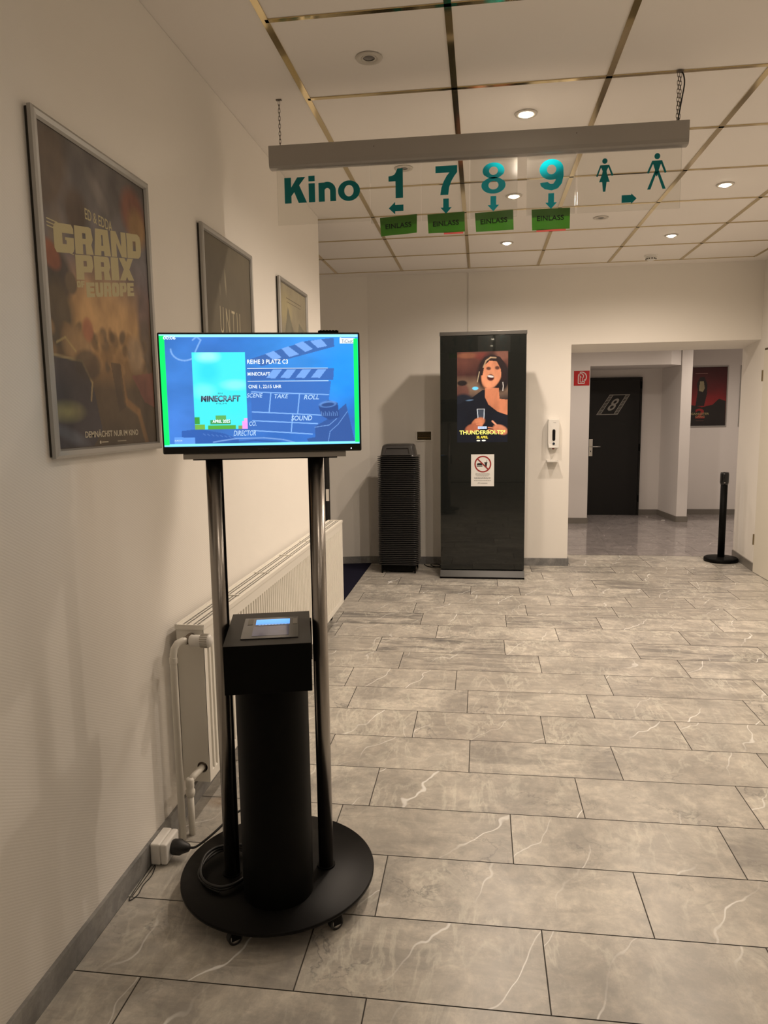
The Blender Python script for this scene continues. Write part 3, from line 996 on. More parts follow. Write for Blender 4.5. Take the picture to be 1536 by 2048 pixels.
# ================================================================= RADIATOR
t = thing('radiator', (0, 0, 0), 'long cream ribbed panel radiator mounted low on the left wall', 'radiator')
ry0, ry1, rz0, rz1, rx0, rx1 = 2.40, 5.03, 0.165, 0.765, 0.028, 0.128
b = MB()
# ribbed front panel: vertical ribs as a folded profile between plain edge bands
yb0, yb1, zb_0, zb_1 = ry0 + 0.02, ry1 - 0.02, rz0 + 0.035, rz1 - 0.06
N_ = int((yb1 - yb0) / 0.0333)
p = (yb1 - yb0) / N_
prof = [(yb0, 0.0)]
for k in range(N_):
    y = yb0 + k * p
    prof += [(y + p * .20, 0.0), (y + p * .34, -0.008), (y + p * .62, -0.008), (y + p * .76, 0.0)]
prof += [(yb1, 0.0)]
vs = []
for y, dx in prof:
    vs += [(rx1 + dx, y, zb_0 + (0.008 if dx else 0)), (rx1 + dx, y, zb_1 - (0.008 if dx else 0)), (rx1, y, zb_0), (rx1, y, zb_1)]
fs = []
for i in range(len(prof) - 1):
    a, c_ = 4 * i, 4 * (i + 1)
    fs.append((a, c_, c_ + 1, a + 1))
    fs.append((a + 2, c_ + 2, c_, a))
    fs.append((a + 1, c_ + 1, c_ + 3, a + 3))
b.add(vs, fs)
xq = rx1
def quadx(b, y0, y1, z0, z1):
    b.add([(xq, y0, z0), (xq, y1, z0), (xq, y1, z1), (xq, y0, z1)], [(0, 1, 2, 3)])
quadx(b, ry0, yb0, rz0, rz1); quadx(b, yb1, ry1, rz0, rz1)
quadx(b, yb0, yb1, rz0, zb_0); quadx(b, yb0, yb1, zb_1, rz1 - 0.012)
b.box(rx1 - 0.016, rx1 - 0.0085, ry0 + 0.002, ry1 - 0.002, rz0, rz1 - 0.012)
b.build('front_panel', m_rad, t)
MB().box(rx0, rx0 + 0.012, ry0 + 0.004, ry1 - 0.004, rz0 + 0.01, rz1 - 0.012).build('back_panel', m_rad, t)
# side covers, the near one with its round cut-out
def side_cover(y, sgn):
    b = MB()
    cxh, czh, rh = 0.099, rz0 + 0.058, 0.021
    X0, X1, Z0, Z1 = rx0 - 0.002, rx1 - 0.002, rz0 + 0.002, rz1 - 0.008
    ang = sorted([2 * PI * k / 28 + 0.01 for k in range(28)] + [math.atan2(q[1] - czh, q[0] - cxh) % (2 * PI) for q in ((X0, Z0), (X1, Z0), (X1, Z1), (X0, Z1))])
    pts_o, pts_i = [], []
    for a in ang:
        ca, sa = math.cos(a), math.sin(a)
        tx = ((X1 - cxh) / ca if ca > 1e-6 else (X0 - cxh) / ca if ca < -1e-6 else 1e9)
        tz = ((Z1 - czh) / sa if sa > 1e-6 else (Z0 - czh) / sa if sa < -1e-6 else 1e9)
        q = min(abs(tx), abs(tz))
        pts_o.append((cxh + ca * q, czh + sa * q)); pts_i.append((cxh + rh * ca, czh + rh * sa))
    vs = []
    for yy in (y, y + 0.0025):
        vs += [(px, yy, pz) for px, pz in pts_o] + [(px, yy, pz) for px, pz in pts_i]
    fs = []
    for k in range(32):
        k2 = (k + 1) % 32
        fs += [(k, k2, 32 + k2, 32 + k), (64 + k2, 64 + k, 96 + k, 96 + k2), (32 + k, 32 + k2, 96 + k2, 96 + k), (k2, k, 64 + k, 64 + k2)]
    b.add(vs, fs)
    return b
side_cover(ry0 - 0.002, 1).build('side_cover', m_rad, t)
MB().box(rx0 - 0.002, rx1 - 0.002, ry1 - 0.003, ry1, rz0 + 0.002, rz1 - 0.008).build('side_cover', m_rad, t)
# top grille: rim rails, cross webs, two double rows of punched slots
b = MB()
zt = rz1
b.box(rx0 - 0.004, rx0 + 0.004, ry0 - 0.006, ry1 + 0.002, zt - 0.016, zt + 0.002)
b.box(rx1 - 0.010, rx1 + 0.003, ry0 - 0.006, ry1 + 0.002, zt - 0.016, zt + 0.002)
b.box(rx0 - 0.004, rx1 + 0.003, ry0 - 0.0085, ry0 - 0.0025, zt - 0.016, zt + 0.002)
b.box(rx0 - 0.004, rx1 + 0.003, ry1 + 0.001, ry1 + 0.004, zt - 0.016, zt + 0.002)
b.box(rx0 + 0.004, rx1 - 0.010, ry0 - 0.0025, ry1 + 0.001, zt - 0.006, zt - 0.003)
for k in range(1, 6):
    y = ry0 + (ry1 - ry0) * k / 6
    b.box(rx0 + 0.008, rx1 - 0.014, y - 0.003, y + 0.003, zt - 0.003, zt + 0.001)
b.m = 1
y = ry0 + 0.012
while y < ry1 - 0.012:
    for xx_ in (rx0 + 0.016, rx0 + 0.030, rx0 + 0.056, rx0 + 0.070):
        b.box(xx_, xx_ + 0.0075, y, y + 0.010, zt - 0.0031, zt - 0.0027)
    y += 0.0155
b.build('top_grille', [m_rad, m_rad_dk], t)
# wall brackets
for y in (2.8, 4.6):
    MB().box(0.001, 0.03, y, y + 0.03, 0.2, 0.7).build('bracket', m_rad, t)
# valve, thermostat head and the two pipes
b = MB()
b.T = Matrix.Translation((0.088, ry0 - 0.055, 0.725)) @ Matrix.Rotation(PI / 2, 4, 'Y')
b.lathe([(0.0, -0.012), (0.013, -0.012), (0.015, 0.0), (0.012, 0.016), (0.0, 0.016)], 20)
b.T = Matrix.Translation((0.088, ry0 - 0.055, 0.725)) @ Matrix.Rotation(-PI / 2, 4, 'X')
b.lathe([(0.0, 0.0), (0.013, 0.0), (0.013, 0.022), (0.016, 0.024), (0.016, 0.040), (0.010, 0.042), (0.010, 0.052), (0.0, 0.052)], 20)
b.build('valve_body', m_copper, t)
b = MB()
b.T = Matrix.Translation((0.100, ry0 - 0.055, 0.725)) @ Matrix.Rotation(PI / 2, 4, 'Y')
b.lathe([(0.0, 0.0), (0.017, 0.0), (0.0205, 0.004), (0.0205, 0.034), (0.0195, 0.036), (0.0195, 0.039), (0.0225, 0.041), (0.0235, 0.070), (0.019, 0.078), (0.0, 0.080)], 28)
th_ = b.build('thermostat_head', m_white, t)
b = MB()
for k in range(18):
    a = 2 * PI * k / 18
    b.T = Matrix.Translation((0.100, ry0 - 0.055, 0.725)) @ Matrix.Rotation(PI / 2, 4, 'Y') @ Matrix.Rotation(a, 4, 'Z')
    b.box(0.0228, 0.0248, -0.0018, 0.0018, 0.042, 0.069)
b.build('grip_ridges', mat('thermostat_ridge', (0.42, 0.39, 0.34), 0.5), th_)
b = MB()
b.tube([(0.060, 2.288, 0.001), (0.060, 2.288, 0.66), (0.0602, 2.290, 0.69), (0.062, 2.296, 0.71), (0.068, 2.310, 0.724), (0.078, 2.328, 0.727), (0.088, 2.342, 0.725)], 0.0125, 16)
b.T = Matrix.Translation((0.060, 2.288, 0.66)); b.cyl(0.0145, 0, 0.02, 18)
b.build('flow_pipe', m_pipe, t)
b = MB()
b.tube([(0.080, 2.326, 0.001), (0.080, 2.326, 0.165)], 0.0115, 16)
b.T = Matrix.Translation((0.080, 2.326, 0.165))
b.lathe([(0.0, -0.02), (0.013, -0.018), (0.017, -0.006), (0.017, 0.006), (0.013, 0.012), (0.015, 0.022), (0.015, 0.045), (0.012, 0.052), (0.0, 0.053)], 20)
b.T = Matrix()
b.tube([(0.080, 2.326, 0.205), (0.086, 2.35, 0.214), (0.096, 2.385, 0.221), (0.099, 2.43, 0.223)], 0.012, 14)
b.build('return_pipe', m_pipe, t)
b = MB(); b.T = Matrix.Translation((0.099, 2.404, 0.223)) @ Matrix.Rotation(PI / 2, 4, 'X'); b.lathe([(0.0, 0.0), (0.020, 0.0), (0.020, 0.002), (0.0, 0.002)], 20)
b.build('pipe_collar', m_copper, t)

# ================================================================= SOCKET, PLUG, CABLES
t = thing('wall_socket', (0.0125, 2.13, 0), 'cream surface mounted power socket on the marble skirting', 'socket')
b = MB().box(0.0, 0.034, 0.0, 0.105, 0.004, 0.080)
b.build('socket_housing', m_white, t, bevel=0.006, seg=3)
b = MB().box(0.034, 0.058, 0.001, 0.104, 0.005, 0.079)
b.build('socket_face', m_white, t, bevel=0.007, seg=3)
t = thing('power_cable', (0.0, 0.0, 0), 'black power cable plugged into the socket, coiled on the kiosk base', 'cable')
b = MB()
b.T = Matrix.Translation((0.0705, 2.182, 0.042)) @ Matrix.Rotation(PI / 2, 4, 'Y')
b.lathe([(0.0, 0.0), (0.024, 0.0), (0.0265, 0.006), (0.0265, 0.028), (0.020, 0.040), (0.013, 0.058), (0.007, 0.062), (0.0, 0.063)], 24)
b.build('plug', m_cable, t)
TH = math.radians(14.5)
KR = Vector((math.cos(TH), math.sin(TH), 0)); KN = Vector((math.sin(TH), -math.cos(TH), 0)); KP = Vector((0.48, 2.065, 0))
def K(x, n, z):
    p_ = KP + KR * x + KN * n
    return (p_.x, p_.y, z)
def catmull(P, n=8):
    P = [Vector(p) for p in P]
    P = [P[0] * 2 - P[1]] + P + [P[-1] * 2 - P[-2]]
    out = []
    for i in range(1, len(P) - 2):
        a, b_, c_, d_ = P[i - 1:i + 3]
        for k in range(n):
            s_ = k / n
            out.append(0.5 * ((2 * b_) + (-a + c_) * s_ + (2 * a - 5 * b_ + 4 * c_ - d_) * s_ ** 2 + (-a + 3 * b_ - 3 * c_ + d_) * s_ ** 3))
    out.append(P[-2])
    return [tuple(p) for p in out]
ZD = 0.0705
coil = []
for k in range(0, 34):
    a = 1.7 + k * 0.52
    coil.append(K(-0.165 + 0.082 * math.cos(a) + 0.004 * math.sin(k * 1.7), -0.010 + 0.105 * math.sin(a) + 0.004 * math.cos(k * 2.1), ZD + 0.0045 + 0.0085 * (k / 12.2) + 0.0))
b = MB().tube(catmull([(0.13, 2.182, 0.042), (0.155, 2.19, 0.045), (0.20, 2.235, 0.070), (0.25, 2.315, 0.098), (0.31, 2.372, 0.104), (0.37, 2.36, 0.104), (0.39, 2.29, 0.110)] + [coil[-1]][:0] + coil[::-1], 6), 0.0042, 8)
b.build('cord', m_cable, t)
b = MB()
b.tube(catmull([(0.030, 2.129, 0.003), (0.04, 2.08, 0.0025), (0.035, 2.03, 0.0025), (0.040, 1.985, 0.0025), (0.030, 1.955, 0.0025), (0.022, 1.965, 0.0025), (0.018, 2.03, 0.0025), (0.0165, 2.125, 0.006)], 6), 0.0016, 6)
tag(b.build('thin_wire', m_cable), 'thin dark wire looping on the floor in front of the socket', 'wire')

# ================================================================= KIOSK STAND
kiosk = thing('display_stand', (KP.x, KP.y, 0), 'black round wheeled floor stand with two steel poles carrying the screen', 'stand', rz=TH)
# local frame: x right, y away from the camera (so n = -y), z up
b = MB()
b.T = Matrix.Translation((0.0, 0.012, 0))
b.lathe([(0.0, 0.057), (0.302, 0.057), (0.306, 0.0595), (0.306, 0.067), (0.303, 0.0695), (0.0, 0.0695)], 96)
b.build('base_plate', m_blk_top, kiosk)
for (wx, wy) in ((-0.122, 0.228), (0.170, 0.205), (-0.16, -0.16), (0.15, -0.17)):
    px, py = wx, -wy
    b = MB()
    b.T = Matrix.Translation((px, py, 0.022)) @ Matrix.Rotation(0.5, 4, 'Z') @ Matrix.Rotation(PI / 2, 4, 'X')
    b.cyl(0.0215, -0.009, 0.009, 24)
    b.m = 1
    b.lathe([(0.0, -0.0125), (0.009, -0.0125), (0.015, -0.0095), (0.015, 0.0095), (0.009, 0.0125), (0.0, 0.0125)], 20)
    w_o = b.build('caster_wheel', [m_cable, m_steel], kiosk)
    b = MB()
    b.T = Matrix.Translation((px, py, 0)) @ Matrix.Rotation(0.5, 4, 'Z')
    b.box(-0.014, 0.014, -0.0135, -0.0125, 0.018, 0.055).box(-0.014, 0.014, 0.0125, 0.0135, 0.018, 0.055).box(-0.016, 0.016, -0.016, 0.016, 0.050, 0.0568)
    b.build('caster_fork', m_blk, w_o)
for px in (-0.146, 0.152):
    b = MB()
    b.T = Matrix.Translation((px, 0, 0))
    b.lathe([(0.0, 0.070), (0.0235, 0.070), (0.0235, 1.384), (0.0, 1.384)], 40)
    po = b.build('pole', m_chrome, kiosk)
    b = MB()
    # black strip up the inner side, drawn in for the tube's dark reflection
    sg = 1 if px < 0 else -1
    b.box(px + sg * 0.019 - 0.004, px + sg * 0.019 + 0.0065, -0.012, 0.0, 0.071, 1.384)
    b.build('dark_reflection', m_blk, po)
    b = MB(); b.T = Matrix.Translation((px, 0, 0.0697)); b.cyl(0.029, 0, 0.004, 28); b.build('foot_flange', m_blk, po)
# cylinder column and scanner box
b = MB(); b.T = Matrix.Translation((0.003, -0.095, 0)); b.cyl(0.106, 0.0698, 0.752, 64)
b.build('column', m_blk, kiosk)
b = MB().box(-0.117, 0.121, -0.245, 0.083, 0.752, 0.889)
bx_ = b.build('scanner_box', m_blk, kiosk, bevel=0.0015)
MB().box(0.1212, 0.1262, -0.02, 0.02, 0.765, 0.885).build('pole_clamp', m_blk, kiosk)
MB().box(-0.117, 0.121, -0.245, 0.083, 0.8891, 0.8896).build('lit_top', m_lit_top, bx_)  # thin added sheet whose paler colour stands for light on the box top
# reading panel on top
T_top = Matrix.Translation((0, 0, 0.889)) @ Matrix.Identity(4)     # local x, y in plan
b = MB().box(-0.074, 0.086, -0.192, 0.016, 0.8897, 0.8925)
b.build('reader_panel', m_blk_gl, bx_, bevel=0.0008)
A = Art(0.100, 0.063, 60, 30, (70, 150, 235))
A.vgrad([(0, (84, 168, 246)), (.85, (62, 150, 240)), (.86, (30, 60, 110)), (1, (60, 60, 70))])
b = MB(); A.put(b, -0.039, -0.068, 0.8930)
for k in range(9):
    rect(b, -0.030 + k * 0.0095, -0.024 + k * 0.0095, -0.0655, -0.0625, 0.8933, lin(170, 190, 205))
b.build('reader_display', m_screen, bx_)
A = Art(0.103, 0.094, 40, 40, (52, 54, 76))
A.pol([(0, 0), (.42, 0), (.42, 1), (0, 1)], (38, 42, 72)); A.cloud(.6, 5)
b = MB(); A.put(b, -0.044, -0.170, 0.8929)
b.build('scan_window', attr_mat('scanner_glass', 0.08, emit=0.55, base=0.4), bx_)
m_lab = mat('grey_label', lin(120, 116, 108), 0.5)
MB().box(-0.063, -0.048, -0.056, 0.002, 0.8926, 0.8932).build('reader_label', m_lab, bx_)
MB().box(0.070, 0.083, -0.062, -0.003, 0.8926, 0.8932).build('reader_label', m_lab, bx_)

# ---- monitor
mon = thing('monitor', (KP.x, KP.y, 0), 'widescreen monitor with blue ticket display and green side bars on the stand', 'monitor', rz=TH)
mx0, mx1, mz0, mz1 = -0.281, 0.2865, 1.4015, 1.741
b = MB().box(mx0, mx1, -0.049, -0.020, mz0, mz1)
b.build('housing', m_blk_gl, mon, bevel=0.004)
b = MB().box(mx0 + 0.06, mx1 - 0.06, -0.020, 0.010, mz0 + 0.03, mz1 - 0.05)
b.build('rear_cover', m_blk, mon, bevel=0.008)
sx0, sx1, sz0, sz1 = -0.2755, 0.281, 1.4225, 1.7355
SW, SH = sx1 - sx0, sz1 - sz0
A = Art(SW, SH, 400, 226, (52, 104, 182))
A.ell(.8, .15, .35, .35, (60, 140, 220), 1.2, 0, .9)
A.ell(.95, .35, .16, .3, (36, 140, 232), 1.0, 0, .9)
A.ell(.2, .75, .25, .3, (72, 126, 204), 1.2, 0, .6)
A.ell(.12, .3, .2, .3, (66, 128, 206), 1.2, 0, .7)
A.cloud(.35, 4)
U = lambda x: (x - sx0) / SW
Vv = lambda z: (sz1 - z) / SH
# big 2 in a circle, top left (faint)
A.line([(.055 + .12 * (1 - math.cos(t_)) * .55, .13 + .10 * math.sin(t_)) for t_ in [PI * k / 14 for k in range(0, 13)]], .009, (120, 164, 222), .9)
A.line([(.165, .05), (.185, .02), (.205, .05), (.19, .10), (.175, .155)], .009, (120, 164, 222), .9)
# open clapper stick
def PQ(x, y):   # pixels of the close-up of the screen -> unit square
    xx_ = (x - 55) / (1456 - 55)
    yy_ = (y - (92 + 16 * xx_)) / ((883 - 15 * xx_) - (92 + 16 * xx_))
    return (xx_, yy_)
A.pol([PQ(680, 270), PQ(830, 225), PQ(1080, 150), PQ(1280, 130), PQ(1285, 190), PQ(1100, 235), PQ(760, 320)], (60, 96, 160), .9)
for q in ([(790, 235), (850, 215), (905, 260), (850, 280)], [(905, 200), (955, 185), (1030, 240), (960, 258)], [(1000, 170), (1060, 152), (1130, 205), (1075, 225)], [(1110, 150), (1190, 138), (1235, 185), (1165, 198)]):
    A.pol([PQ(*v) for v in q], (118, 162, 226), .95)
# slate board
A.pol([PQ(680, 330), PQ(1278, 340), PQ(1272, 420), PQ(680, 415)], (58, 98, 168), .95)
for x in (800, 900, 1010, 1120):
    A.pol([PQ(x + 40, 345), PQ(x + 105, 345), PQ(x + 55, 405), PQ(x - 10, 402)], (116, 160, 224), .95)
A.pol([PQ(680, 420), PQ(1255, 428), PQ(1235, 560), PQ(1215, 800), PQ(560, 775), PQ(680, 700)], (58, 102, 176), .85)
LW = (132, 178, 236)
for seg_ in ([(683, 498), (1235, 522)], [(683, 638), (1180, 665)], [(683, 700), (1150, 725)], [(683, 770), (1110, 798)], [(820, 508), (803, 640)], [(1025, 515), (1008, 650)], [(972, 655), (958, 780)]):
    A.line([PQ(*q) for q in seg_], .006, LW, .95)
# plain camera body at the lower right, film reel along the bottom
A.pol([PQ(1130, 745), PQ(1230, 690), PQ(1360, 585), PQ(1420, 850), PQ(1080, 855), PQ(1070, 830), PQ(1130, 820)], (52, 84, 146), .95)
A.pol([PQ(1160, 600), PQ(1230, 560), PQ(1300, 580), PQ(1310, 680), PQ(1240, 700), PQ(1180, 670)], (46, 74, 132), 1)
A.ell(*PQ(1228, 588), .045, .03, (96, 140, 206), .3, -.1, .8)
A.ell(*PQ(1228, 592), .034, .018, (40, 66, 120), .3, -.1, .9)
for k in range(9):
    A.line([PQ(1180 + k * 14, 640 + (k % 2) * 8), PQ(1184 + k * 14, 670)], .003, (120, 160, 220), .7)
A.line([PQ(1130, 750), PQ(1235, 735), PQ(1290, 690)], .004, (120, 160, 220), .8)
A.line([PQ(1225, 850), PQ(1240, 780), PQ(1300, 730), PQ(1370, 640)], .004, (110, 152, 214), .8)
A.pol([PQ(180, 770), PQ(300, 755), PQ(480, 790), PQ(580, 830), PQ(580, 860), PQ(180, 860)], (44, 84, 158), .8)
A.line([PQ(400, 850), PQ(560, 826), PQ(760, 822), PQ(900, 836), PQ(980, 856)], .008, (120, 158, 214), .8)
A.line([PQ(520, 856), PQ(700, 840), PQ(880, 856)], .010, (46, 82, 150), .8)
for k in range(8):
    A.line([PQ(330 + k * 30, 790 + k * 3), PQ(345 + k * 30, 800 + k * 3)], .005, (84, 124, 190), .7)
A.pol([PQ(1325, 130), PQ(1432, 134), PQ(1432, 172), PQ(1325, 168)], (236, 248, 255))
A.pol([PQ(128, 815), PQ(272, 815), PQ(272, 870), PQ(128, 870)], (96, 152, 228), .9)
# frame bars
A.pol([(0, 0), (1, 0), (1, .026), (0, .026)], (150, 224, 250))
A.pol([(0, .975), (1, .975), (1, 1), (0, 1)], (128, 224, 250))
A.pol([(0, .012), (.026, .012), (.026, .985), (0, .985)], (10, 232, 104))
A.pol([(.976, .04), (1, .04), (1, .985), (.976, .985)], (10, 232, 104))
# little bill with sky and hedges
px0, px1, pz0, pz1 = -0.189, -0.041, 1.471, 1.6855
u0, u1, v0, v1 = U(px0), U(px1), Vv(pz1), Vv(pz0)
B = lambda u, v: (u0 + (u1 - u0) * u, v0 + (v1 - v0) * v)
A.pol([B(0, 0), B(1, 0), B(1, 1), B(0, 1)], (70, 220, 226))
def clampm():
    return (A.X >= u0) & (A.X <= u1) & (A.Y >= v0) & (A.Y <= v1)
sav = A.a.copy()
A.ell(*B(.3, .05), .05, .05, (170, 240, 236), 1.0, 0, .7)
A.ell(*B(.8, .42), .06, .04, (150, 238, 236), 1.0, 0, .6)
A.ell(*B(.2, .5), .05, .06, (120, 232, 232), 1.0, 0, .7)
A.ell(*B(.3, .25), .05, .09, (40, 200, 226), 1.0, 0, .6)
A.ell(*B(.75, .7), .06, .07, (60, 224, 232), 1.0, 0, .5)
for (a0, a1, b0, b1, c_) in ((0, .10, .84, .93, (60, 150, 60)), (0, .19, .94, 1, (110, 170, 70)), (.30, .68, .88, .94, (70, 150, 90)), (.40, .60, .82, .88, (90, 165, 90)), (.25, .78, .95, 1, (80, 160, 60)), (.9, 1, .90, 1, (226, 150, 226)), (.94, 1, .86, .92, (226, 160, 220)), (.82, .90, .96, 1, (130, 150, 80))):
    A.pol([B(a0, b0), B(a1, b0), B(a1, b1), B(a0, b1)], c_)
msk = clampm()[..., None]
A.a = np.where(msk, A.a, sav)
b = MB()
b.T = board((0, 0, 0), (1, 0, 0), (0, -1, 0))
A.put(b, sx0, sz0, 0.0496)
z1, z2 = 0.0500, 0.0503
Wt = lin(240, 250, 255)
text(b, 'REIHE 3 PLATZ C3', -0.035, 0.0795, 1.6535, 1.6655, z1, Wt, 0.014, space=1.05)
text(b, 'MINECRAFT', -0.035, 0.028, 1.6205, 1.6300, z1, Wt, 0.01, space=1.06)
text(b, 'CINE 1, 22:15 UHR', -0.034, 0.0585, 1.5835, 1.5945, z1, Wt, 0.01, space=1.05)
rect(b, -0.036, 0.193, 1.6400, 1.6413, z1, Wt); rect(b, -0.036, 0.194, 1.6040, 1.6053, z1, Wt)
L2 = lin(176, 206, 240)
text(b, 'SCENE', -0.040, 0.005, 1.559, 1.571, z1, L2, 0.005, 0.25)
text(b, 'TAKE', 0.038, 0.078, 1.556, 1.568, z1, L2, 0.005, 0.25)
text(b, 'ROLL', 0.122, 0.165, 1.552, 1.565, z1, L2, 0.005, 0.25)
text(b, 'SOUND', 0.084, 0.144, 1.492, 1.506, z1, L2, 0.01, 0.2)
text(b, 'CO.', -0.036, -0.016, 1.479, 1.491, z1, L2, 0.01, 0.2)
text(b, 'DIRECTOR', -0.081, -0.018, 1.451, 1.466, z1, L2, 0.005, 0.25)
text(b, '00:06', -0.2635, -0.2300, 1.7215, 1.7305, z1, Wt, 0.012)
text(b, 'TiCket.', 0.234, 0.268, 1.711, 1.721, z1, lin(40, 70, 100), 0.005)
text(b, 'ZURÜCK', -0.247, -0.225, 1.438, 1.4425, z1, lin(210, 230, 250), 0.0)
text(b, 'EIN', -0.120, -0.108, 1.570, 1.5735, z1, lin(50, 90, 110))
text(b, 'MINECRAFT', -0.1685, -0.0580, 1.5480, 1.5655, z1, lin(40, 44, 60), 0.03, 0.1)
text(b, 'MINECRAFT', -0.1640, -0.0610, 1.5520, 1.5640, z2, lin(120, 140, 160), 0.0, 0.1)
text(b, 'FILM', -0.126, -0.098, 1.5410, 1.5450, z1, lin(50, 90, 110))
text(b, 'APRIL 2025', -0.139, -0.090, 1.4885, 1.4975, z1, Wt, 0.02)
b.build('screen', m_screen, mon)
b = MB(); b.T = board((0, -0.0492, 0), (1, 0, 0), (0, -1, 0))
text(b, 'PHILIPS', -0.014, 0.018, 1.4105, 1.4145, 0.0005, lin(70, 70, 74))
b.build('maker_name', m_ink, mon)
b = MB().box(0.2545, 0.2570, -0.0500, -0.0492, 1.4085, 1.4105); b.build('power_light', m_led, mon)
b = MB().box(-0.2265, 0.2405, -0.042, -0.006, 1.3855, 1.4012); b.build('support_rail', m_beam, kiosk, bevel=0.001)
b = MB().box(-0.200, 0.215, -0.036, 0.02, 1.3820, 1.3853); b.build('mounting_plate', m_blk, kiosk)
b = MB().box(0.168, 0.226, -0.044, -0.015, 1.7412, 1.7465)
for k in range(6):
    b.box(0.172 + k * 0.009, 0.178 + k * 0.009, -0.042, -0.018, 1.7465, 1.7482)
tag(b.build('camera_bar', m_blk), 'small black bar lying on the top edge of the monitor', 'device')
cb = bpy.data.objects['camera_bar']; cb.location = (KP.x, KP.y, 0); cb.rotation_euler = (0, 0, TH)

# ================================================================= HANGING SIGN
YS = 3.23
sign = thing('hanging_sign', (0, 0, 0), 'long grey beam with clear acrylic panels reading Kino 1 7 8 9 under the ceiling', 'sign')
b = MB()
prof = [(-0.020, 2.579), (-0.026, 2.586), (-0.028, 2.600), (-0.028, 2.669), (0.028, 2.669), (0.028, 2.600), (0.026, 2.586), (0.020, 2.579), (0.004, 2.577), (-0.004, 2.577)]
n = len(prof)
vs = [(0.198, YS + y, z) for y, z in prof] + [(1.942, YS + y, z - 0.006) for y, z in prof]
b.add(vs, [tuple(range(n - 1, -1, -1)), tuple(range(n, 2 * n))] + [(i, (i + 1) % n, n + (i + 1) % n, n + i) for i in range(n)])
b.build('beam', m_beam, sign)
for xs_ in (0.66, 1.50):
    b = MB(); b.T = Matrix.Translation((xs_, YS - .0282, 2.640)) @ Matrix.Rotation(PI / 2, 4, 'X'); b.cyl(.0022, -.0005, .001, 10); b.build('screw', m_chain, sign)
def plate(x0, x1, z0, z1, m, y=YS, th=0.003):
    return MB().box(x0, x1, y - th / 2, y + th / 2, z0, z1).build('acrylic_panel', m, sign, bevel=0.0004)
p_k = plate(0.225, 0.636, 2.344, 2.5755, m_acr)
p_1 = plate(0.640, 0.857, 2.333, 2.5755, m_acr)
p_7 = plate(0.861, 1.062, 2.333, 2.5755, m_acr)
p_8 = plate(1.068, 1.264, 2.333, 2.5745, m_acr2)
p_9 = plate(1.303, 1.502, 2.333, 2.5740, m_acr2)
p_w = plate(1.511, 1.922, 2.332, 2.5735, m_acr)
bpy.data.objects
def lett(parent, m, fn):
    b = MB(); b.T = board((0, YS - 0.0022, 0), (1, 0, 0), (0, -1, 0))
    fn(b)
    b.build('lettering', m, parent)
def kino(b):
    # bold grotesque letters drawn as outlines
    x0, z0, hh = 0.258, 2.434, 0.107
    poly(b, [(x0, z0), (x0 + .030, z0), (x0 + .030, z0 + hh), (x0, z0 + hh)], 0)
    poly(b, [(x0 + .030, z0 + .030), (x0 + .030, z0 + .066), (x0 + .058, z0 + hh), (x0 + .094, z0 + hh)], 0)
    poly(b, [(x0 + .043, z0 + .046), (x0 + .062, z0), (x0 + .099, z0), (x0 + .066, z0 + .074)], 0)
    xi = 0.366
    rect(b, xi, xi + .028, z0, z0 + .079, 0); rect(b, xi, xi + .028, z0 + .087, z0 + hh + .003, 0)
    xn = 0.410
    rect(b, xn, xn + .027, z0, z0 + .079, 0)
    # n: shoulder as a thick arc
    ring(b, xn + .0385, z0 + .0430, .0125, .0385, 0, (1, 1, 1), 16, 0, PI * .5965)
    wd = [(xn + .0385 + .0125 * math.cos(PI * q), z0 + .0430 + .0125 * math.sin(PI * q)) for q in (.5965, .68, .76, .87)]
    poly(b, [(xn + .027, z0 + .0795), (xn + .027, z0 + .0479)] + wd[::-1], 0)
    rect(b, xn + .051, xn + .077, z0, z0 + .0430, 0)
    xo, zo = 0.5445, z0 + .0395
    n = 40
    vs = []
    for k in range(n):
        a = 2 * PI * k / n
        vs += [(xo + .0205 * math.cos(a), zo + .0235 * math.sin(a), 0), (xo + .0485 * math.cos(a), zo + .0425 * math.sin(a), 0)]
    b.add(vs, [(2 * k, 2 * k + 1, (2 * k + 3) % (2 * n), (2 * k + 2) % (2 * n)) for k in range(n)])
lett(p_k, m_teal, kino)
def arrow(b, cx_, cz_, L, hw_, sw_, hl, ang):
    pts = [(-L / 2, -sw_ / 2), (L / 2 - hl, -sw_ / 2), (L / 2 - hl, -hw_ / 2), (L / 2, 0), (L / 2 - hl, hw_ / 2), (L / 2 - hl, sw_ / 2), (-L / 2, sw_ / 2)]
    ca_, sa_ = math.cos(ang), math.sin(ang)
    P = [(cx_ + x * ca_ - y * sa_, cz_ + x * sa_ + y * ca_) for x, y in pts]
    b.add([(x, y, 0) for x, y in P], [(0, 1, 5, 6), (2, 3, 4), (1, 2, 4, 5)][:1] + [(2, 3, 4), (1, 5, 4, 3, 2)][:1])
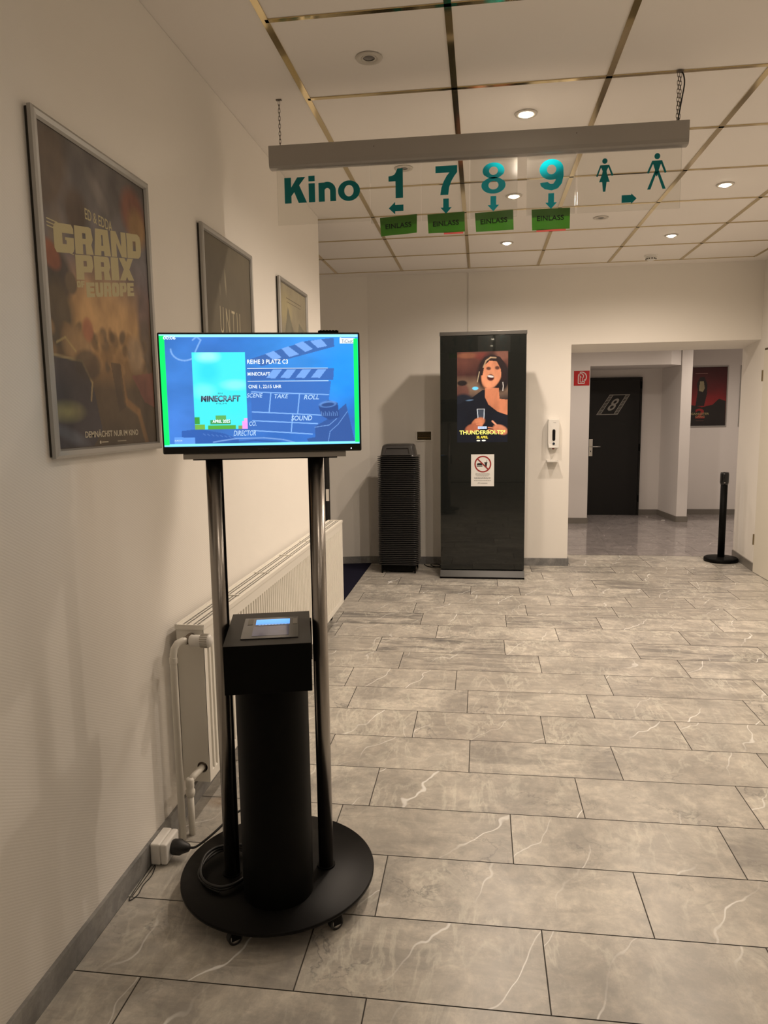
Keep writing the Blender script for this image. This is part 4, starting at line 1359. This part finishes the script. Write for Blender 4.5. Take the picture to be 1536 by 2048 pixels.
    # shaft and head as two clean faces
def one(b):
    z0, z1 = 2.432, 2.553
    poly(b, [(0.748, z0), (0.780, z0), (0.780, z1), (0.757, z1), (0.748, z1 - .018)], 0)
    poly(b, [(0.718, z1 - .052), (0.7485, z1 - .052), (0.7485, z1 - .018), (0.742, z1 - .025), (0.732, z1 - .029), (0.718, z1 - .031)], 0)
    arrow(b, 0.7495, 2.391, 0.064, 0.052, 0.026, 0.028, PI)
lett(p_1, m_teal, one)
def seven(b):
    z0, z1 = 2.434, 2.552
    rect(b, 0.920, 1.012, z1 - .028, z1, 0)
    L = [(0.940, z0), (0.945, z0 + .030), (0.955, z0 + .056), (0.968, z0 + .078), (0.979, z1 - .028)]
    R = [(0.974, z0), (0.978, z0 + .030), (0.987, z0 + .054), (0.999, z0 + .074), (1.012, z1 - .028)]
    for i in range(4):
        poly(b, [L[i], R[i], R[i + 1], L[i + 1]], 0)
    arrow(b, 0.9645, 2.388, 0.062, 0.048, 0.024, 0.026, -PI / 2)
lett(p_7, film('mid_teal_film', (0.0, 0.26, 0.30), 0.45), seven)
def oval(b, cx_, cz_, ai, bi, ao, bo, n=36, a0=0, a1=2 * PI):
    vs = []
    for k in range(n + 1):
        a = a0 + (a1 - a0) * k / n
        vs += [(cx_ + ai * math.cos(a), cz_ + bi * math.sin(a), 0), (cx_ + ao * math.cos(a), cz_ + bo * math.sin(a), 0)]
    b.add(vs, [(2 * k, 2 * k + 1, 2 * k + 3, 2 * k + 2) for k in range(n)])
def eight(b):
    oval(b, 1.1645, 2.5205, .0185, .0165, .0455, .0330, a0=-PI * .18, a1=PI * 1.18)
    oval(b, 1.1645, 2.4625, .0210, .0170, .0505, .0340, a0=PI * .80 , a1=PI * 2.20)
    oval(b, 1.1645, 2.5205, .0185, .0165, .0440, .0310, a0=PI * 1.17, a1=PI * 1.83)
    oval(b, 1.1645, 2.4625, .0210, .0170, .0470, .0330, a0=PI * .19, a1=PI * .81)
    arrow(b, 1.1645, 2.388, 0.062, 0.048, 0.024, 0.026, -PI / 2)
lett(p_8, m_teal2, eight)
def nine(b):
    oval(b, 1.4040, 2.5120, .0190, .0190, .0490, .0410, a0=0, a1=PI * 1.63)
    wd = [(1.4040 + .0190 * math.cos(PI * q), 2.5120 + .0190 * math.sin(PI * q)) for q in (1.63, 1.72, 1.81, 1.90, 2.0)]
    poly(b, wd + [(1.4235, 2.4900), (1.4233, 2.4745)], 0)
    # stem sweeping down to the tail
    inn = [(1.423, 2.512), (1.4235, 2.490), (1.421, 2.468), (1.412, 2.455), (1.400, 2.4545), (1.389, 2.463)]
    out = [(1.453, 2.512), (1.4535, 2.485), (1.447, 2.455), (1.431, 2.436), (1.406, 2.4285), (1.377, 2.435)]
    for i in range(5):
        poly(b, [inn[i + 1], out[i + 1], out[i], inn[i]], 0)
    poly(b, [(1.358, 2.461), (1.361, 2.448), (1.377, 2.435), (1.389, 2.463)], 0)
    arrow(b, 1.4040, 2.386, 0.063, 0.048, 0.024, 0.026, -PI / 2)
lett(p_9, m_teal2, nine)
def wc(b):
    # woman in a skirt
    disc(b, 1.6190, 2.5325, .0105, .0110, 0, (1, 1, 1), 20)
    poly(b, [(1.601, 2.517), (1.637, 2.517), (1.6335, 2.508), (1.627, 2.493), (1.629, 2.482), (1.609, 2.482), (1.611, 2.493), (1.6045, 2.508)], 0)
    poly(b, [(1.609, 2.482), (1.629, 2.482), (1.6405, 2.450), (1.5975, 2.450)], 0)
    poly(b, [(1.610, 2.450), (1.628, 2.450), (1.624, 2.412), (1.614, 2.412)], 0)
    poly(b, [(1.601, 2.517), (1.6045, 2.508), (1.591, 2.471), (1.585, 2.474)], 0)
    poly(b, [(1.637, 2.517), (1.6335, 2.508), (1.648, 2.472), (1.6545, 2.476)], 0)
def wc2(b):
    disc(b, 1.8265, 2.5395, .0115, .0120, 0, (1, 1, 1), 20)
    poly(b, [(1.807, 2.523), (1.846, 2.523), (1.842, 2.510), (1.834, 2.485), (1.8195, 2.485), (1.811, 2.510)], 0)
    poly(b, [(1.8195, 2.485), (1.834, 2.485), (1.8285, 2.462), (1.8240, 2.462)], 0)
    poly(b, [(1.8195, 2.485), (1.8265, 2.4775), (1.8035, 2.411), (1.7905, 2.411)], 0)
    poly(b, [(1.834, 2.485), (1.8265, 2.4775), (1.8510, 2.411), (1.8640, 2.411)], 0)
    poly(b, [(1.807, 2.523), (1.811, 2.510), (1.7945, 2.473), (1.7875, 2.476)], 0)
    poly(b, [(1.846, 2.523), (1.842, 2.510), (1.858, 2.472), (1.8650, 2.476)], 0)
lett(p_w, m_teal, wc)
lett(p_w, m_teal, wc2)
b = MB(); b.T = board((0, YS - 0.0022, 0), (1, 0, 0), (0, -1, 0))
arrow(b, 1.7200, 2.379, 0.060, 0.042, 0.030, 0.022, 0)
b.build('direction_arrow', m_teal, p_w)
# chains
def chain(x, z0, z1, yo=0.0, nm='chain'):
    b = MB()
    L = 0.020; z = z0; k = 0
    while z < z1:
        P = []
        for i in range(12):
            a = 2 * PI * i / 12
            dx = 0.0042 * math.cos(a); dz = (0.0105 if math.sin(a) > 0 else -0.0105) * abs(math.sin(a)) ** 0.7
            P.append((x + (dx if k % 2 else 0), YS + yo + (0 if k % 2 else dx), z + dz))
        b.tube(P, 0.0011, 6, closed=True)
        z += L * 0.78; k += 1
    b.box(x - .004, x + .004, YS + yo - .004, YS + yo + .004, z0 - 0.010, z0 - 0.0095)
    return b.build(nm, m_chain, sign)
chain(0.244, 2.679, H - 0.008)
chain(1.898, 2.674, H - 0.010, -0.003)
chain(1.908, 2.674, H - 0.010, 0.004)
MB().box(0.232, 0.256, YS - 0.006, YS + 0.006, H - 0.004, H - 0.0005).build('ceiling_hook', m_chain, sign)
MB().box(1.892, 1.916, YS - 0.006, YS + 0.006, H - 0.010, H - 0.0045).build('ceiling_hook', m_chain, sign)
b = MB().tube(catmull([(1.902, YS - .005, 2.666), (1.905, YS - .007, 2.70), (1.914, YS - .008, 2.76), (1.921, YS - .006, 2.81), (1.916, YS - .004, 2.845), (1.906, YS, 2.861)], 6), 0.0028, 8)
b.build('sign_cable', m_cable, sign)
# green admission slips hanging below the panels
EIN = [((0.679, 2.352), (0.840, 2.361), (0.839, 2.284), (0.683, 2.275), 'below the 1, leftmost', None),
       ((0.885, 2.356), (1.043, 2.361), (1.045, 2.279), (0.889, 2.278), 'below the 7, with a pink strip', (0.955, 1.038)),
       ((1.087, 2.352), (1.247, 2.359), (1.250, 2.277), (1.092, 2.275), 'below the 8', None),
       ((1.324, 2.355), (1.482, 2.355), (1.482, 2.271), (1.327, 2.270), 'below the 9, rightmost', (1.345, 1.466))]
for i, (tl, tr_, br, bl, lb, pk) in enumerate(EIN):
    t = thing('paper_slip', (0, 0, 0), 'green slip reading EINLASS hanging from the sign ' + lb, 'paper sign', 'green EINLASS slips')
    yo = YS - 0.0045
    b = MB()
    NX, NZ = 12, 6
    vs = []
    for j in range(NZ + 1):
        for k in range(NX + 1):
            u, v = k / NX, j / NZ
            x = (bl[0] * (1 - u) + br[0] * u) * (1 - v) + (tl[0] * (1 - u) + tr_[0] * u) * v
            z = (bl[1] * (1 - u) + br[1] * u) * (1 - v) + (tl[1] * (1 - u) + tr_[1] * u) * v
            vs.append((x, yo - 0.0022 - 0.002 * math.sin(u * 7 + i) * (1 - v * .8), z))
    b.add(vs, [(j * (NX + 1) + k, j * (NX + 1) + k + 1, (j + 1) * (NX + 1) + k + 1, (j + 1) * (NX + 1) + k) for j in range(NZ) for k in range(NX)])
    o = b.build('slip_paper', m_green, t)
    sd = o.modifiers.new('thickness', 'SOLIDIFY'); sd.thickness = 0.0003
    b = MB(); b.T = board((0, yo - 0.0060, 0), (1, 0, 0), (0, -1, 0))
    dx = (tr_[0] - tl[0])
    an = math.atan2(tr_[1] - tl[1], dx)
    tx0 = tl[0] + dx * (0.15 if i < 3 else 0.14)
    text(b, 'EINLASS', tx0, tx0 + dx * 0.70, 2.306, 2.327, 0, (0.008, 0.012, 0.008), 0.022, rot=an, space=1.05)
    b.build('slip_text', m_ink, t)
    if pk:
        MB().box(pk[0], pk[1], yo + 0.0001, yo + 0.0006, bl[1] - 0.006, bl[1] + 0.004).build('pink_strip', m_pink, t)

# ================================================================= TOTEM
tot = thing('advertising_totem', (1.13, 6.70, 0), 'tall dark grey advertising totem with lit film screen against the back wall', 'totem')
X = lambda x: x - 1.13
Yt = lambda y: y - 6.70
b = MB().box(X(0.752), X(1.508), Yt(6.620), Yt(6.78), 0.078, 2.205)
b.build('cabinet', m_totem_m, tot, bevel=0.003)
b = MB().box(X(0.748), X(1.512), Yt(6.606), Yt(6.620), 0.080, 2.205)
b.build('glass_front', m_totem, tot, bevel=0.002)
b = MB().box(X(0.744), X(1.517), Yt(6.602), Yt(6.79), 2.207, 2.240)
b.build('top_rail', mat('top_rail_metal', (0.10, 0.095, 0.088), 0.35, 0.4), tot, bevel=0.002)
b = MB()
b.add([(X(0.744), Yt(6.565), 0.016), (X(1.514), Yt(6.565), 0.016), (X(1.514), Yt(6.600), 0.070), (X(0.744), Yt(6.600), 0.070), (X(0.744), Yt(6.95), 0.016), (X(1.514), Yt(6.95), 0.016), (X(1.514), Yt(6.80), 0.070), (X(0.744), Yt(6.80), 0.070)],
      [(0, 1, 2, 3), (5, 4, 7, 6), (3, 2, 6, 7), (1, 5, 6, 2), (4, 0, 3, 7), (0, 4, 5, 1)])
b.build('base_cover', m_totem_m, tot)
MB().box(X(0.744), X(1.514), Yt(6.560), Yt(6.955), 0.0, 0.016).build('base_foot', m_blk, tot)
# screen picture: plain figure in a dark dress on warm brown
tw, tz0, tz1 = 0.452, 1.256, 2.062
A = Art(tw, tz1 - tz0, 140, 250, (60, 34, 28))
A.vgrad([(0, (86, 46, 34)), (.12, (92, 50, 38)), (.25, (66, 34, 28)), (.35, (116, 88, 66)), (.42, (122, 92, 70)), (.52, (58, 44, 38)), (.6, (20, 22, 28)), (1, (10, 14, 22))])
A.ell(.2, .04, .2, .03, (130, 76, 50), .6, 0, .8)
A.ell(.5, .05, .15, .04, (110, 44, 34), .6, 0, .8)
A.ell(.88, .04, .14, .06, (138, 84, 64), .6, 0, .7)
A.ell(.1, .44, .14, .10, (92, 52, 42), .4, 0, .9)
A.ell(.1, .34, .1, .03, (30, 22, 20), .4, 0, 1)
A.ell(.12, .56, .22, .10, (22, 26, 34), .3, 0, 1)
A.ell(.62, .22, .22, .2, (34, 20, 18), .3, .2, 1)         # dark hair
A.ell(.86, .28, .18, .16, (26, 16, 16), .3, 0, 1)
A.pol([(.0, .58), (.3, .50), (.5, .42), (.62, .42), (1, .6), (1, 1), (0, 1)], (12, 16, 24))
A.pol([(.55, .40), (.82, .40), (.84, .52), (1, .53), (1, .70), (.8, .66), (.62, .58), (.55, .50)], (196, 116, 78))
A.ell(.68, .24, .195, .165, (206, 126, 86), .12, .25, 1)   # plain face
A.ell(.64, .30, .14, .10, (214, 134, 92), .4, .25, 1)
A.pol([(.44, .26), (.44, .14), (.54, .06), (.68, .035), (.84, .06), (.95, .14), (.98, .30), (.88, .34), (.86, .20), (.78, .11), (.64, .10), (.54, .15), (.50, .26)], (36, 20, 18), 1)
A.line([(.52, .17), (.57, .10), (.66, .065), (.76, .07)], .010, (190, 150, 110), .8)
A.ell(.62, .185, .045, .018, (60, 30, 24), .6, .1, .9)
A.ell(.79, .18, .045, .02, (60, 30, 24), .6, .1, .9)
A.ell(.66, .285, .07, .035, (70, 20, 18), .3, .2, 1)
A.ell(.66, .272, .06, .012, (226, 206, 190), .4, .2, 1)
A.line([(.90, .34), (.91, .38), (.90, .43)], .006, (220, 200, 180), .9)
A.line([(.44, .22), (.42, .27), (.40, .33)], .006, (200, 170, 130), .7)
A.ell(.36, .40, .06, .018, (110, 200, 225), .3, 0, 1)
A.ell(.25, .53, .07, .008, (90, 110, 130), .6, -.1, .8)
# glass and two hands
A.pol([(.40, .63), (.54, .63), (.53, .76), (.42, .76)], (70, 74, 82), .7)
A.line([(.40, .63), (.42, .76)], .005, (210, 210, 210)); A.line([(.54, .63), (.53, .76)], .005, (210, 210, 210)); A.line([(.40, .63), (.54, .63)], .004, (210, 200, 190))
A.ell(.42, .78, .14, .05, (190, 110, 72), .25, -.5, 1)
A.ell(.32, .84, .16, .05, (168, 92, 62), .3, -.3, 1)
for k in range(4):
    A.line([(.36 + .01 * k, .745 + .018 * k), (.50, .755 + .018 * k)], .008, (206, 124, 84))
A.line([(.70, .765), (.80, .82)], .012, (214, 140, 104))
A.ell(.86, .86, .15, .05, (200, 122, 86), .3, .4, 1)
for k in range(3):
    A.line([(.62, .835 + .025 * k), (.82, .85 + .022 * k)], .009, (196, 116, 80))
A.cloud(.3, 8)
b = MB(); b.T = board((X(1.126) , Yt(6.606), 0), (1, 0, 0), (0, -1, 0))
A.put(b, -tw / 2, tz0, 0.0006)
text(b, 'THUNDERBOLTS*', 0.921 - 1.126, 1.334 - 1.126, 1.327, 1.366, 0.0010, lin(255, 240, 120), 0.02)
text(b, '30. APRIL', 1.075 - 1.126, 1.178 - 1.126, 1.290, 1.314, 0.0010, lin(240, 214, 70), 0.03)
rect(b, 1.087 - 1.126, 1.166 - 1.126, 1.377, 1.399, 0.0008, lin(200, 216, 240))
text(b, 'MARVEL', 1.093 - 1.126, 1.160 - 1.126, 1.382, 1.394, 0.0011, lin(90, 110, 170))
disc(b, 1.092 - 1.126, 1.271, .017, .006, 0.0010, lin(235, 225, 200)); disc(b, 1.140 - 1.126, 1.272, .018, .007, 0.0010, lin(235, 230, 215))
b.build('film_screen', m_screen, tot)
# notice stuck to the totem
b = MB(); b.box(1.0265, 1.2345, 6.6047, 6.6056, 0.856, 1.147)
nt_ = b.build('paper_notice', mat('white_notice_paper', (0.78, 0.77, 0.75), 0.6)); tag(nt_, 'white paper notice with red no food or drink symbol stuck on the totem', 'notice')
b = MB(); b.T = board((0, 6.6047, 0), (1, 0, 0), (0, -1, 0))
RED = lin(150, 30, 30); K_ = (0.02, 0.02, 0.02); GY = lin(120, 118, 116)
z_ = 0.0006
# burger
disc(b, 1.103, 1.060, .024, .008, z_, K_); rect(b, 1.079, 1.127, 1.049, 1.056, z_, K_); rect(b, 1.077, 1.129, 1.036, 1.045, z_, K_)
# cup with straw
poly(b, [(1.148, 1.072), (1.172, 1.072), (1.167, 1.030), (1.153, 1.030)], z_, K_); rect(b, 1.145, 1.175, 1.070, 1.075, z_, K_); strip(b, [(1.163, 1.075), (1.171, 1.097)], 0.003, z_, K_)
ring(b, 1.133, 1.058, .064, .076, 0.0009, RED, 48)
strip(b, [(1.133 - .048, 1.058 + .048), (1.133 + .048, 1.058 - .048)], 0.011, 0.0012, RED)
for k, (w0, zc) in enumerate(((.125, .974), (.13, .962), (.11, .950), (.15, .933), (.145, .926), (.155, .908))):
    x = 1.131 - w0 / 2
    while x < 1.131 + w0 / 2:
        l_ = random.uniform(.006, .018)
        rect(b, x, min(x + l_, 1.131 + w0 / 2), zc - .002, zc + .002, z_, GY); x += l_ + .003
strip(b, [(1.085, .878), (1.095, .892), (1.092, .880), (1.105, .890), (1.106, .880), (1.115, .886)], 0.0015, z_, lin(70, 70, 72))
rect(b, 1.115, 1.175, .881, .885, z_, GY)
b.build('notice_print', m_ink, nt_)

# ================================================================= BOOSTER SEAT STACK
def rr(cx_, cy_, hx, hy, r, n=6):
    """rounded rectangle outline, counter-clockwise"""
    P = []
    for qx, qy, a0 in ((1, 1, 0), (-1, 1, PI / 2), (-1, -1, PI), (1, -1, 1.5 * PI)):
        for k in range(n + 1):
            a = a0 + (PI / 2) * k / n
            P.append((cx_ + qx * (hx - r) + r * math.cos(a), cy_ + qy * (hy - r) + r * math.sin(a)))
    return P
def loft(b, loops, cap_last=False, smooth=True):
    """loops: list of (outline, z); joins them bottom to top"""
    n = len(loops[0][0]); vs = []
    for P, z in loops:
        vs += [(x, y, z if not callable(z) else z(x, y)) for x, y in P]
    fs = []
    for l in range(len(loops) - 1):
        for k in range(n):
            k2 = (k + 1) % n
            fs.append((l * n + k, l * n + k2, (l + 1) * n + k2, (l + 1) * n + k))
    if cap_last:
        fs.append(tuple((len(loops) - 1) * n + k for k in range(n)))
    old = b.smooth; b.smooth = smooth
    b.add(vs, fs); b.smooth = old
BX, BY = 0.333, 6.895
def seat_mesh():
    b = MB()
    hx, hy = 0.196, 0.165
    # rim skirt, rolled edge, then the hollow hump that nests into the next seat
    loops = [(rr(0, 0, hx - .001, hy - .001, .05), -0.0045),
             (rr(0, 0, hx, hy, .052), -0.0020), (rr(0, 0, hx - .002, hy - .002, .05), 0.0), (rr(0, 0, hx - .026, hy - .026, .04), 0.0006),
             (rr(0, 0, hx - .028, hy - .028, .04), 0.003),
             (rr(0, .004, hx - .038, hy - .041, .040), 0.060), (rr(0, .006, hx - .045, hy - .050, .040), 0.095),
             (rr(0, .008, hx - .056, hy - .063, .04), lambda x, y: 0.108 + 0.010 * (1 - (x / .15) ** 2)),
             (rr(0, .010, hx - .075, hy - .085, .03), lambda x, y: 0.108 + 0.012 * (1 - (x / .15) ** 2))]
    loft(b, loops, True)
    return b
seat0 = seat_mesh().build('booster_seat', m_plastic, loc=(BX, BY, 0))
NS = 58
zb, ztop = 0.089, 1.124
pitch = (ztop - zb) / (NS - 1)
for k in range(NS):
    o = seat0 if k == 0 else seat0.copy()
    if k:
        col.objects.link(o)
    z = zb + pitch * k
    o.location = (BX + random.uniform(-.0003, .0003), BY, z)
    o['group'] = 'stacked booster seats'
    o['category'] = 'booster seat'
    if k == NS - 1:
        o['label'] = 'charcoal plastic booster seat on top of the stack, its whole hump visible'
    elif k == 0:
        o['label'] = 'lowest charcoal booster seat of the stack, just above the feet'
    else:
        o['label'] = 'charcoal plastic booster seat in the tall stack beside the dark totem'
# front dish and grip of the top seat
top = o
b = MB()
b.T = Matrix.Translation((0, -0.156, 0.012)) @ Matrix.Rotation(math.radians(-15), 4, 'X')
o_ = [(-.150, 0), (.150, 0), (.128, .088), (-.128, .088)]
i_ = [(-.118, .012), (.118, .012), (.104, .070), (-.104, .070)]
vs = [(x, 0.0, z) for x, z in o_] + [(x, -0.004, z) for x, z in o_] + [(x, -0.004, z) for x, z in i_] + [(x, 0.009, z) for x, z in i_]
fs = []
for l in range(3):
    for k in range(4):
        k2 = (k + 1) % 4
        fs.append((l * 4 + k, l * 4 + k2, (l + 1) * 4 + k2, (l + 1) * 4 + k))
fs.append((12, 13, 14, 15))
b.add(vs, fs)
b.build('front_recess', mat('charcoal_plastic_light', (0.045, 0.043, 0.042), 0.4), top)
b = MB()
loft(b, [(rr(0, 0, .180, .150, .05), -0.004), (rr(0, 0, .180, .150, .05), 0.004)], True)
b.box(-.165, -.150, -.145, -.125, -0.079, -0.003).box(.150, .165, -.145, -.125, -0.079, -0.003).box(-.165, -.150, .125, .145, -0.079, -0.003).box(.150, .165, .125, .145, -0.079, -0.003)
b.box(-.150, .150, -.125, .125, -.060, -.004)
o = b.build('seat_dolly', m_blk, loc=(BX, BY, 0.0790))
tag(o, 'black footed base under the stack of booster seats', 'base')
# cable lying between stack and totem
b = MB().tube(catmull([(0.55, 7.15, 0.006), (0.60, 7.05, 0.006), (0.66, 7.03, 0.006), (0.72, 7.08, 0.007), (0.69, 7.14, 0.012), (0.62, 7.12, 0.014), (0.66, 7.02, 0.014), (0.78, 6.99, 0.006)], 6), 0.005, 8)
tag(b.build('floor_cable', m_cable), 'black cable lying on the floor between booster stack and totem', 'cable')

# ================================================================= BACK WALL FITTINGS
t = thing('wall_panel', (0.552, 7.209, 1.303), 'small white framed brass panel on the back wall beside the totem', 'switch')
b = MB()
for (x0, x1, z0, z1) in ((-.080, .080, .042, .053), (-.080, .080, -.053, -.042), (-.080, -.070, -.042, .042), (.070, .080, -.042, .042)):
    b.box(x0, x1, -.012, 0, z0, z1)
b.build('panel_frame', mat('cream_frame', (0.92, 0.89, 0.82), 0.3), t)
MB().box(-.070, .070, -.004, 0, -.042, .042).build('panel_plate', mat('dark_brass_plate', (0.05, 0.035, 0.015), 0.25, 0.7), t)
b = MB(); b.T = board((0, -.0045, 0), (1, 0, 0), (0, -1, 0))
for k in range(10):
    rect(b, -.060 + .012 * k, -.052 + .012 * k, -.022, -.014, 0, lin(130, 100, 50))
    if k % 2: rect(b, -.060 + .012 * k, -.052 + .012 * k, .004, .008, 0, lin(90, 50, 30))
b.build('panel_print', m_ink, t)
# soap dispenser
t = thing('soap_dispenser', (1.811, 7.209, 1.31), 'white automatic sanitiser dispenser on the back wall left of the opening', 'dispenser')
b = MB()
lp = [(-.052, .145), (.052, .145), (.058, .10), (.056, -.09), (.050, -.138), (-.050, -.138), (-.056, -.09), (-.058, .10)]
vs = [(x, 0.0, z) for x, z in lp] + [(x * .95, -.070 if z > -.1 else -.085, z * .97) for x, z in lp]
n = 8
b.add(vs, [tuple(range(n)), tuple(range(2 * n - 1, n - 1, -1))] + [(i, n + i, n + (i + 1) % n, (i + 1) % n) for i in range(n)])
b.build('dispenser_body', m_white, t, bevel=0.006, seg=3)
b = MB(); b.T = Matrix.Translation((0.001, -.0800, -.010))
P = rr(0, 0, .0135, .055, .0134, 8)
b.add([(x, -.002 - .0 , z) for x, z in P] + [(x, .006, z) for x, z in P], [tuple(range(len(P)))] + [(i, i + len(P), (i + 1) % len(P) + len(P), (i + 1) % len(P)) for i in range(len(P))])
b.build('level_window', m_blk_gl, t)
b = MB(); b.T = Matrix.Translation((0.001, -.0835, -.092)) @ Matrix.Rotation(PI / 2, 4, 'X'); b.cyl(.0115, -.006, .003, 20); b.build('sensor_dot', mat('sensor_blue', (0.02, 0.03, 0.05), 0.2), t)
b = MB(); b.T = Matrix.Translation((0, -.045, -.149)); b.cyl(.009, 0, .013, 14, .012); b.build('nozzle', mat('nozzle_red', (0.25, 0.06, 0.05), 0.4), t)
b = MB(); b.T = board((0, -.0702, 0), (1, 0, 0), (0, -1, 0)); rect(b, -.018, .02, .105, .109, 0.0005, lin(120, 120, 120)); rect(b, -.008, .012, .078, .081, 0.0005, lin(150, 150, 150)); b.build('small_print', m_ink, t)
t2 = thing('drip_tray', (1.805, 7.209, 1.045), 'small white drip tray under the sanitiser dispenser', 'tray')
MB().box(-.056, .056, -.10, 0.0, -.004, .004).box(-.056, -.053, -.10, 0, .004, .010).box(.053, .056, -.10, 0, .004, .010).box(-.053, .053, -.10, -.097, .004, .010).build('tray_plate', m_white, t2)
MB().box(-.012, .012, -.004, 0, -.03, .02).build('tray_bracket', m_white, t2)

# ================================================================= CORRIDOR THINGS
t = thing('fire_hose_sign', (2.452, 10.079, 1.973), 'square red sign with white fire hose symbol on the corridor wall', 'sign')
MB().box(-.102, .102, -.003, 0, -.098, .098).build('sign_plate', mat('signal_red', lin(190, 22, 28), 0.4), t)
b = MB(); b.T = board((0, -.0035, 0), (1, 0, 0), (0, -1, 0))
WH = (0.75, 0.72, 0.70)
strip(b, [(-.045, .035), (-.045, -.070), (.035, -.070), (.035, -.015)], .010, 0, WH)
ring(b, -.002, .016, .058, .070, 0, WH, 24, -PI * .42, PI * .62)
ring(b, -.012, .026, .030, .040, 0, WH, 20, -PI * .30, PI * .9)
strip(b, [(-.045, .035), (-.020, .030), (-.005, .01)], .008, 0, WH)
strip(b, [(-.020, .030), (-.020, -.050), (.010, -.050), (.010, .0)], .007, 0, WH)
b.build('hose_symbol', m_ink, t)
t = thing('barrier_post', (3.528, 7.55, 0), 'black barrier post with round base standing in the opening', 'barrier post')
MB().lathe([(0.0, 0.0), (0.155, 0.0), (0.161, 0.004), (0.161, 0.030), (0.152, 0.040), (0.05, 0.047), (0.0, 0.047)], 64).build('base', m_blk, t)
MB().lathe([(0.0, 0.047), (0.033, 0.047), (0.033, 0.79), (0.0, 0.79)], 32).build('tube', m_blk, t)
MB().lathe([(0.0, 0.775), (0.034, 0.775), (0.041, 0.800), (0.041, 0.880), (0.038, 0.900), (0.0, 0.903)], 32).build('belt_head', m_blk_gl, t)
b = MB(); b.T = Matrix.Translation((-0.01, -.040, .80)); b.box(-.006, .006, -.003, .003, -.004, .004); b.build('belt_clip', m_steel, t)
# litter
random.seed(9)
def crumple(x, y, s_, lb):
    bm = bmesh.new(); bmesh.ops.create_icosphere(bm, subdivisions=2, radius=s_)
    for v in bm.verts:
        v.co = Vector((v.co.x * 1.6, v.co.y * .8, v.co.z * .45)) * random.uniform(.7, 1.15)
    mz = min(v.co.z for v in bm.verts)
    for v in bm.verts: v.co.z -= mz
    me = bpy.data.meshes.new('paper_scrap'); bm.to_mesh(me); bm.free(); me.materials.append(m_white)
    o = bpy.data.objects.new('paper_scrap', me); col.objects.link(o); o.location = (x, y, 0.0005)
    tag(o, lb, 'litter', 'paper scraps')
crumple(3.637, 10.36, .020, 'larger white paper scrap on the corridor floor near the partition')
crumple(3.50, 10.72, .011, 'tiny white scrap on the corridor floor behind the larger one')
